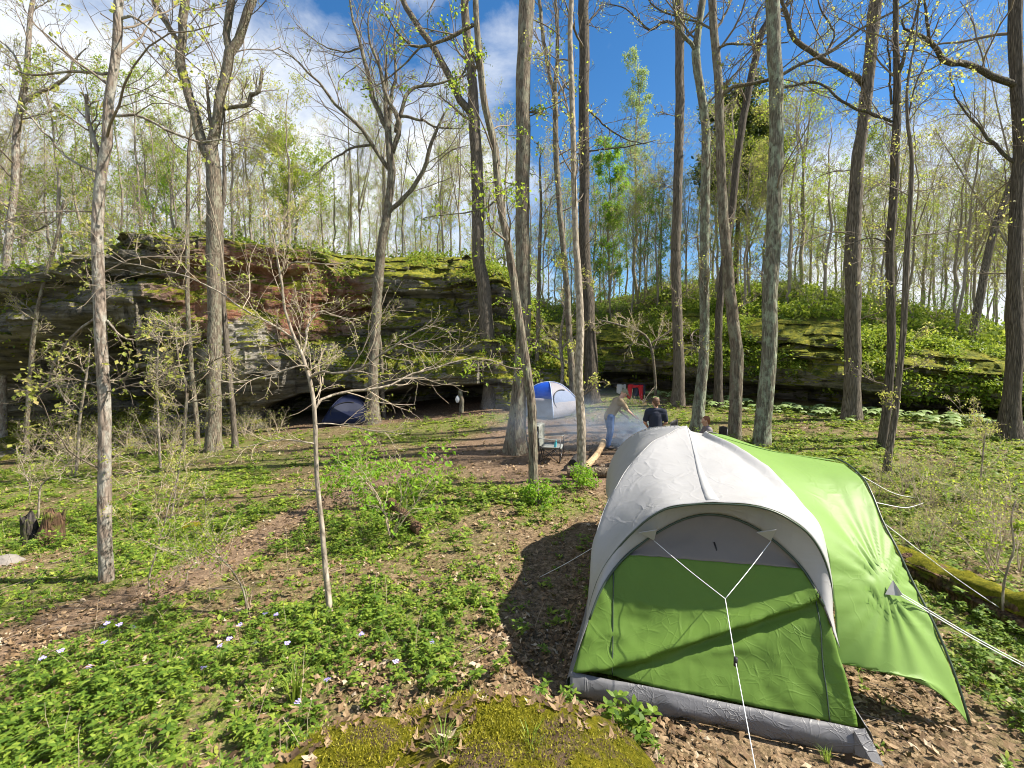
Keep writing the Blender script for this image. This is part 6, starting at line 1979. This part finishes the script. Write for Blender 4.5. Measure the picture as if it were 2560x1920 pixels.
# stones round the fire
M['stone'] = plain('stone', (0.20, 0.18, 0.16), .9, vary=.35, scale=7, bump=.7)
def rock_mesh(seed, n=18, sc=(1, .8, .55), amp=.35):
    th_, ph = np.meshgrid(np.linspace(0, math.pi, n), np.linspace(0, 2 * math.pi, 2 * n, endpoint=False), indexing='ij')
    d = np.stack([np.sin(th_) * np.cos(ph), np.sin(th_) * np.sin(ph), np.cos(th_)], -1)
    r = 1 + amp * fbm(d[..., 0] * 1.4 + seed, d[..., 1] * 1.4, d[..., 2] * 1.4, 4, seed)
    v = (d * r[..., None] * np.array(sc)).reshape(-1, 3)
    idx = np.arange(n * 2 * n).reshape(n, 2 * n)
    j = np.roll(idx, -1, 1)
    return v, np.stack([idx[:-1], idx[1:], j[1:], j[:-1]], -1).reshape(-1, 4)
fc = ground(1590, 1118)
rngS = np.random.default_rng(4)
for i in range(3):
    a = 3.0 + i * .75
    v, q = rock_mesh(70 + i, 8)
    x_, y_ = fc[0] + math.cos(a) * .62, fc[1] + math.sin(a) * .55
    o = link('stone', mesh('stone', v * rngS.uniform(.09, .15), q, M['stone']), None, (x_, y_, float(H(x_, y_)) + .03), (0, 0, a), label=('grey stone at the left side of the fire', 'grey stone at the near left of the fire', 'grey stone right before the fire')[i], category='stone', group='stones round the fire')

# smoke drifting left from the fire
M['smoke'], t = material('smoke')
tco = t.n('ShaderNodeTexCoord').outputs['Object']
sepn = t.n('ShaderNodeSeparateXYZ', {0: tco})
swirl = t.noise(t.map(tco, (1.0, 1.0, 1.4)), 1.5, 4, .6, .8)
swirl = t.ramp(swirl, [(.36, (0, 0, 0)), (.62, (1, 1, 1))])
def bell(sock, c, w):
    d_ = t.math('DIVIDE', t.math('SUBTRACT', sock, c), w)
    return t.math('EXPONENT', t.math('MULTIPLY', t.math('MULTIPLY', d_, d_), -1.0))
plume = t.math('MULTIPLY', t.math('MULTIPLY', bell(sepn.outputs[0], -.15, .5), bell(sepn.outputs[1], 0.0, .5)), bell(sepn.outputs[2], .35, .42))
drift = t.math('MULTIPLY', t.math('MULTIPLY', bell(sepn.outputs[0], -1.9, 1.5), bell(sepn.outputs[1], .1, .9)), bell(sepn.outputs[2], .75, .5))
dens = t.math('MULTIPLY', swirl, t.math('ADD', t.math('MULTIPLY', plume, 7.0), t.math('MULTIPLY', drift, 1.1)))
vol = t.n('ShaderNodeVolumePrincipled', {'Color': (.62, .76, .95, 1), 'Density': dens, 'Anisotropy': .2})
t.link(vol.outputs[0], t.n('ShaderNodeOutputMaterial').inputs['Volume'])
vb, qb = box((-1.8, .1, .95), (5.2, 2.6, 1.9))
link('smoke', mesh('smoke', vb, qb, M['smoke'], False), None, tuple(fc), kind='stuff', label='thin blue smoke drifting left from the campfire')

# washing on a line in the rock nook
M['cloth_red'] = fabric('cloth_red', (0.50, 0.012, 0.02), .1, .5, 6)
M['cloth_grey'] = fabric('cloth_grey', (0.42, 0.43, 0.44), .1, .5, 6)
M['cloth_navy'] = fabric('cloth_navy', (0.012, 0.014, 0.04), .05, .5, 6)
ly_ = 20.6
l0, l1 = at(1520, 958, ly_), at(1640, 957, ly_)
lb_ = Bag()
add_tube(lb_, spline(np.array([l0, (l0 + l1) / 2 - [0, 0, .03], l1]), 14), .004, 5)
link('clothes_line', lb_.build('clothes_line', M['twig']), None, label='thin washing line strung across the rock nook', category='rope')
def hang(name, label, cat, outline, mat, yoff=0.0):
    """outline columns: (px, top_py, bottom_py)"""
    g_ = []
    for k, (px, ty_, by_) in enumerate(outline):
        colm = [at(px, ty_ + (by_ - ty_) * q, ly_ - .03 + yoff) + np.array([0, .05 * math.sin(k * 2.1 + q * 2) - .03, 0]) for q in np.linspace(0, 1, 12)]
        g_.append(colm)
    g_ = np.array(g_)
    c = g_.reshape(-1, 3).mean(0)
    o = link(name, mesh(name, g_.reshape(-1, 3) - c, grid_faces(g_.shape[0], 12), M[mat]), None, tuple(c), label=label, category=cat)
    o.modifiers.new('thickness', 'SOLIDIFY').thickness = .02
    return o
hang('hanging_trousers', 'light grey trousers hung over the washing line', 'trousers', [(1542, 961, 982), (1548, 961, 985), (1553, 961, 980), (1557, 962, 966), (1561, 961, 982), (1559 + 3, 961, 986), (1561 + 3, 961, 984)], 'cloth_grey')
hang('coveralls', 'bright red garment with two dangling legs on the washing line', 'clothing', [(1569, 962, 996), (1574, 961, 997), (1578, 961, 990), (1580, 961, 970), (1586, 963, 969), (1592, 963, 968), (1596, 962, 970), (1598, 962, 994), (1603, 962, 1000), (1607, 962, 999)], 'cloth_red', -.04)
hang('dark_cloth', 'navy cloth hanging behind the red garment', 'clothing', [(1582, 961, 988), (1588, 961, 990), (1594, 961, 989), (1600, 961, 990), (1606, 961, 988), (1612, 961, 986)], 'cloth_navy', .05)
# brushwood heap under it
bw = thing('brushwood_pile', 'heap of bare dead branches under the washing line', 'branches', tuple(ground(1592, 1010)))
for i in range(14):
    r_ = np.random.default_rng(600 + i)
    a = r_.uniform(-1, 1)
    p0 = np.array([r_.uniform(-.5, .5), r_.uniform(-.2, .2), 0.0])
    P = np.array([p0, p0 + [a * .3, 0, .35], p0 + [a * .7 + .1 * r_.normal(), .1, .6 + .25 * r_.random()]])
    b_ = Bag()
    add_tube(b_, spline(P, 7), np.linspace(.016, .005, 7), 5)
    link('branch', b_.build('branch', M['twig_pale']), bw)

# broken post with a white bag by the cave
gpst = ground(1153, 1032)
pst = thing('broken_post', 'short weathered dead trunk with a white bag on it, at the cave', 'post', tuple(gpst))
b_ = Bag()
add_tube(b_, spline(np.array([(0, 0, -.2), (.02, 0, .5), (-.03, 0, .95), (0.0, 0, 1.08)]), 12), np.array([.13, .12, .11, .11, .10, .10, .11, .12, .12, .11, .10, .06]), 10, 0, True, .25, 3)
link('trunk', b_.build('trunk', M['bark_grey']), pst)
v, q = rock_mesh(91, 9, (.10, .07, .16), .3)
link('bag', mesh('bag', v, q, M['plastic_white']), None, (gpst[0] - .15, gpst[1] - .08, gpst[2] + .62), label='crumpled white bag hung on the short dead trunk', category='bag')

# broken stumps at the left
M['rotten'] = bark_mat('rotten', (0.03, 0.02, 0.014), (0.21, 0.125, 0.075), 3, 16, moss=.5, bump=1.0)
M['stump_black'] = bark_mat('stump_black', (0.012, 0.011, 0.012), (0.10, 0.085, 0.075), 3, 16, moss=.3, bump=1.0)
def stump(label, px, py, h, r0, r1, mat, lean, seed):
    g_ = ground(px, py)
    root = thing('stump', label, 'stump', tuple(g_))
    k, sd_ = 14, 20
    tq = np.linspace(0, 1, k)
    an = np.arange(sd_) / sd_ * 6.283
    C = np.stack([lean[0] * tq ** 1.3, lean[1] * tq, h * tq - .1], -1)
    rr = r1 + (r0 - r1) * np.exp(-tq * 3.2)
    rad = rr[:, None] * (1 + .22 * vnoise(np.cos(an)[None] * 1.8, np.sin(an)[None] * 1.8, tq[:, None] * 2 + seed, seed))
    v = C[:, None] + rad[..., None] * np.stack([np.cos(an), np.sin(an), 0 * an], -1)[None]
    jag = .22 * h * vnoise(np.cos(an) * 2.2 + seed, np.sin(an) * 2.2, 0, seed + 1)
    v[-1, :, 2] += jag
    v[-2, :, 2] += jag * .5
    inner = v[-1] * .0 + C[-1] + (v[-1] - C[-1]) * np.array([.6, .6, .4]) - [0, 0, .12]
    vv = np.concatenate([v.reshape(-1, 3), inner, [C[-1] - [0, 0, .2]]])
    idx = np.arange((k + 1) * sd_).reshape(k + 1, sd_)
    j = np.roll(idx, -1, 1)
    q_ = np.stack([idx[:-1], j[:-1], j[1:], idx[1:]], -1).reshape(-1, 4)
    f3 = np.stack([idx[-1], j[-1], np.full(sd_, (k + 1) * sd_)], -1)
    link('wood', mesh('wood', vv, [q_, f3], M[mat]), root)
    return root
stump('blackened broken stump, the slimmer of the pair at the left', 82, 1358, .58, .20, .11, 'stump_black', (-.06, 0), 3)
stump('thick brown rotten stump, the wider of the pair at the left', 118, 1358, .62, .34, .15, 'rotten', (.12, .05), 5)

# rotten log piece under the bright shrub
ga, gb_ = ground(975, 1282), ground(1050, 1338)
log('dark rotten log end poking out beneath the bright green shrub', ga + [0, 0, .22], gb_ + [0, 0, .06], .09, 'rotten', seed=61, ends='rotten')

# mossy fallen log right of the tent
M['moss'], t = material('moss')
pp = t.n('ShaderNodeNewGeometry')
col = t.ramp(t.noise(pp.outputs['Position'], 22, 6, .75), [(.3, (.06, .07, .008)), (.5, (.17, .17, .014)), (.68, (.32, .28, .03))])
bp = t.n('ShaderNodeBump', {'Strength': 1.0, 'Distance': .03, 'Height': t.noise(pp.outputs['Position'], 70, 5, .8)}).outputs[0]
finish(t, t.n('ShaderNodeBsdfPrincipled', {'Base Color': col, 'Roughness': .95, 'Normal': bp, 'Specular IOR Level': .1}).outputs[0])
la, lb2 = ground(2230, 1420), ground(2680, 1625)
la[2] += .09; lb2[2] += .09
lroot = thing('fallen_log', 'rotten fallen log topped with yellow moss, right of the big tent', 'log', tuple(la))
k, sd_ = 60, 26
tq = np.linspace(0, 1, k)
C = (lb2 - la)[None] * tq[:, None]
dv = unit((lb2 - la)[None])[0]
sv = unit(np.cross(dv, [0, 0, 1.0])[None])[0]
uv_ = np.cross(sv, dv)
an = np.arange(sd_) / sd_ * 6.283
rad = .22 * (1 + .2 * fbm(np.cos(an)[None] * 1.5, np.sin(an)[None] * 1.5, tq[:, None] * 6, 4, 77) * 2)
spl = .07 * np.abs(vnoise(an[None] * 5 + 0 * tq[:, None], tq[:, None] * 2.5, 0, 5)) * (np.sin(an)[None] < .55)
rad = rad - spl
v = C[:, None] + rad[..., None] * (np.cos(an)[None, :, None] * sv + np.sin(an)[None, :, None] * uv_)
idx = np.arange(k * sd_).reshape(k, sd_)
j = np.roll(idx, -1, 1)
q_ = np.stack([idx[:-1], j[:-1], j[1:], idx[1:]], -1).reshape(-1, 4)
link('wood', mesh('wood', v.reshape(-1, 3), q_, M['rotten'], False), lroot)
msel = np.arange(3, 11)
mv = C[:, None] + (rad[:, msel] + .022 + .03 * vnoise(msel[None] * .7, tq[:, None] * 14, 0, 3))[..., None] * (np.cos(an[msel])[None, :, None] * sv + np.sin(an[msel])[None, :, None] * uv_)
mv[:, 0] -= uv_ * .05; mv[:, -1] -= uv_ * .05
link('moss', mesh('moss', mv.reshape(-1, 3), grid_faces(k, len(msel)), M['moss']), lroot)

# mossy boulder at the viewer's feet
M['moss_rock'], t = material('moss_rock')
pp = t.n('ShaderNodeNewGeometry').outputs['Position']
m1 = t.noise(pp, 26, 6, .8)
col = t.ramp(m1, [(.3, (.05, .055, .006)), (.48, (.15, .145, .010)), (.62, (.26, .225, .018)), (.75, (.36, .30, .05))])
soil = t.ramp(t.noise(pp, 14, 6, .75), [(.35, (.075, .05, .03)), (.7, (.24, .17, .11))])
col = t.mix(t.ramp(t.noise(pp, 2.6, 5, .7), [(.52, (0, 0, 0)), (.60, (1, 1, 1))]), col, soil)
bp = t.n('ShaderNodeBump', {'Strength': 1.0, 'Distance': .03, 'Height': t.noise(pp, 85, 6, .85)}).outputs[0]
finish(t, t.n('ShaderNodeBsdfPrincipled', {'Base Color': col, 'Roughness': .97, 'Normal': bp, 'Specular IOR Level': .08}).outputs[0])
def boulder(label, px, py, y, sc, seed, rz, mat='moss_rock', amp=.28):
    c = at(px, py, y)
    v, q = rock_mesh(seed, 60, sc, amp)
    v += .010 * unit(v) * fbm(v[:, 0] * 30, v[:, 1] * 30, v[:, 2] * 30, 3, 5)[:, None]
    return link('boulder', mesh('boulder', v, q, M[mat]), None, (c[0], c[1], c[2] - sc[2] * .93), (0, 0, rz), label=label, category='rock')
B1 = boulder('big rounded boulder under yellow-green moss at the bottom edge of the picture', 1250, 1850, 2.0, (.86, .55, .42), 12, -.2, amp=.2)
B2 = boulder('low moss-covered stone left of the big boulder, half under dead leaves', 900, 1890, 1.95, (.58, .42, .30), 17, .3, amp=.2)
boulder('small mossy hump in the grass right of the ringed trunk', 479, 1306, float(ground(479, 1318)[1]), (.24, .2, .2), 21, 0)
boulder('flat pale rock at the left edge among the plants', 6, 1392, float(ground(10, 1410)[1]), (.26, .2, .16), 23, .3, 'stone')
boulder('mossy low block at the foot of the right rock before the brown trunk', 1985, 1030, 17.6, (1.1, .8, .8), 25, .2, 'rock')
boulder('upright mossy block beside the paired dark stems', 2110, 1030, 17.3, (.9, .6, .9), 27, .2, 'rock')

# dead leaves caught on the boulders
def on_boulder(o, n, seed, sel):
    r_ = np.random.default_rng(seed)
    co = np.empty(len(o.data.vertices) * 3, np.float32)
    o.data.vertices.foreach_get('co', co)
    co = co.reshape(-1, 3)
    nz = unit(co)[:, 2]
    ok = np.where((nz > .35) & sel(co))[0]
    pick = co[r_.choice(ok, n)]
    a = o.rotation_euler.z
    w_ = np.stack([pick[:, 0] * math.cos(a) - pick[:, 1] * math.sin(a), pick[:, 0] * math.sin(a) + pick[:, 1] * math.cos(a), pick[:, 2]], 1) + np.array(o.location)
    return w_, r_
mvv, mff, n_ = [], [], 0
for bo_, cnt, sd_ in ((B1, 200, 1), (B2, 110, 2)):
    w_, r_ = on_boulder(bo_, cnt, sd_, lambda c: vnoise(c[:, 0] * 3.2, c[:, 1] * 3.2, 0, 8) > .05)
    v, f = stamp(dead_leaf(20 + sd_), w_[:, 0], w_[:, 1], w_[:, 2] + .006, r_.uniform(.025, .07, len(w_)), r_, .3)
    mvv.append(v); mff.append(f + n_); n_ += len(v)
link('leaf_litter', mesh('leaf_litter', np.concatenate(mvv), np.concatenate(mff), M['litter'], False), kind='stuff', label='dead leaves caught on the mossy boulders')
M['moss_fibre'] = leaf_mat('moss_fibre', [(0, (.10, .10, .008)), (.5, (.26, .24, .014)), (1, (.46, .41, .05))], .35)
for bo_, cnt, sd_ in ((B1, 16000, 3), (B2, 7000, 4)):
    w_, r_ = on_boulder(bo_, cnt, sd_, lambda c: vnoise(c[:, 0] * 3.2, c[:, 1] * 3.2, 0, 8) < .25)
    v, f = leaf_cards(w_ + r_.normal(size=w_.shape) * np.array([.016, .016, .003]), .014, r_, 1, .006, -1.6, .2, 2.2)
    link('moss', mesh('moss', v, f, M['moss_fibre'], False), bo_, None, kind='stuff')
    mo_ = bo_.children[-1]
    mo_.matrix_parent_inverse = bo_.matrix_basis.inverted()

# grass tuft on the boulder, flowers, long leaf tuft
def tuft(label, loc, s, seed, mat='grass', name='grass_tuft', cat='grass', n=3):
    root = thing(name, label, cat, tuple(loc))
    for i in range(n):
        r_ = np.random.default_rng(seed + i)
        tv, tf = plant(seed + i, 'grass')
        a = r_.uniform(0, 6.28)
        tv = np.stack([tv[:, 0] * math.cos(a) - tv[:, 1] * math.sin(a), tv[:, 0] * math.sin(a) + tv[:, 1] * math.cos(a), tv[:, 2]], 1) * s * r_.uniform(.8, 1.15)
        link('blades', mesh('blades', tv + np.array([*(r_.normal(size=2) * s * .12), 0]), tf, M[mat], False), root)
    return root
tuft('thick tuft of fine grass growing on the mossy boulder', at(1105, 1905, 1.95), .17, 700, n=6)
tuft('smaller grass tuft on the right part of the mossy boulder', at(1330, 1890, 1.95), .14, 720, n=3)
tuft('clump of long dark iris-like leaves among the flowers', ground(748, 1745), .34, 740, 'leaf_deep', 'leaf_clump', 'plant', 2)
tuft('grass clump in front of the grey tent skirt, left part', ground(1560, 1835), .20, 760, n=3)
tuft('grass clump in front of the grey tent skirt, right part', ground(2060, 1905), .14, 780, n=2)
PL = [plant(900 + i, 'stalk') for i in range(3)]
for i, (px, py, s_, lab) in enumerate(((1545, 1835, .20, 'leafy green plant before the left end of the tent skirt'), (1600, 1850, .22, 'leafy green plant right of the one before the tent skirt'),
        (1345, 1770, .15, 'leafy plant between the boulder and the tent corner'), (1420, 1740 + 30, .13, 'small leafy plant close to the tent skirt corner'))):
    g_ = ground(px, py)
    root = thing('leafy_plant', lab, 'plant', tuple(g_))
    for k_ in range(3):
        v, f = PL[k_]
        r_ = np.random.default_rng(i * 7 + k_)
        a = r_.uniform(0, 6.28)
        v2 = np.stack([v[:, 0] * math.cos(a) - v[:, 1] * math.sin(a), v[:, 0] * math.sin(a) + v[:, 1] * math.cos(a), v[:, 2]], 1) * s_ + np.array([*(r_.normal(size=2) * .05), 0])
        link('stalk', mesh('stalk', v2, f, M['leaf_deep'], False), root)
M['petal'] = plain('petal', (0.36, 0.31, 0.70), .6, vary=.12, scale=30)
M['flower_eye'] = plain('flower_eye', (0.6, 0.55, 0.3), .6)
pv, pf, n_ = [], [], 0
for k_ in range(5):
    a = k_ * 1.2566
    d = np.array([math.cos(a), math.sin(a), .15]); s2_ = np.array([-math.sin(a), math.cos(a), 0])
    v_, f_ = leaf6(np.zeros(3), d, s2_, np.array([0, 0, 1.0]), .016, .014)
    pv.append(v_); pf.append(f_ + n_); n_ += len(v_)
pv, pf = np.concatenate(pv), np.concatenate(pf)
heads = [(0, 0, 0), (.022, .008, -.006), (-.016, .018, -.004), (.004, -.024, -.008), (-.02, -.012, -.01), (.02, -.018, .006)]
hv_ = np.concatenate([pv @ np.array([[1, 0, .2], [0, 1, -.5], [-.2, .5, 1]]).T + np.array(h_) for h_ in heads])
hf_ = np.concatenate([pf + i * len(pv) for i in range(len(heads))])
head_me = mesh('petals', hv_, hf_, M['petal'], False)
st_b = Bag()
add_tube(st_b, np.array([(0, 0, -.3), (.01, .005, -.15), (0, 0, -.005)]), .0022, 5)
stem_me = st_b.build('stem', M['leaf_deep'])
FL = [(270, 1585), (300, 1590), (258, 1600), (264, 1640), (110, 1680), (225, 1705), (512, 1708), (665, 1560), (692, 1562), (780, 1586), (600, 1590), (905, 1614), (640, 1640), (552, 1648), (720, 1640), (990, 1692), (745, 1802), (820, 1740), (335, 1598), (155, 1660), (575, 1628), (1080, 1640)]
FL.sort()
for i, (px, py) in enumerate(FL):
    d_ = ray(px, py)
    g_ = ground(px, py + 34)
    root = thing('flower', f'violet phlox cluster among the left plants, {ORD[i]} from the left', 'flower', (g_[0], g_[1], g_[2] + .26), i * 1.3, 'violet phlox flowers')
    root.scale = (.75,) * 3
    link('petals', head_me, root)
    link('stem', stem_me, root)
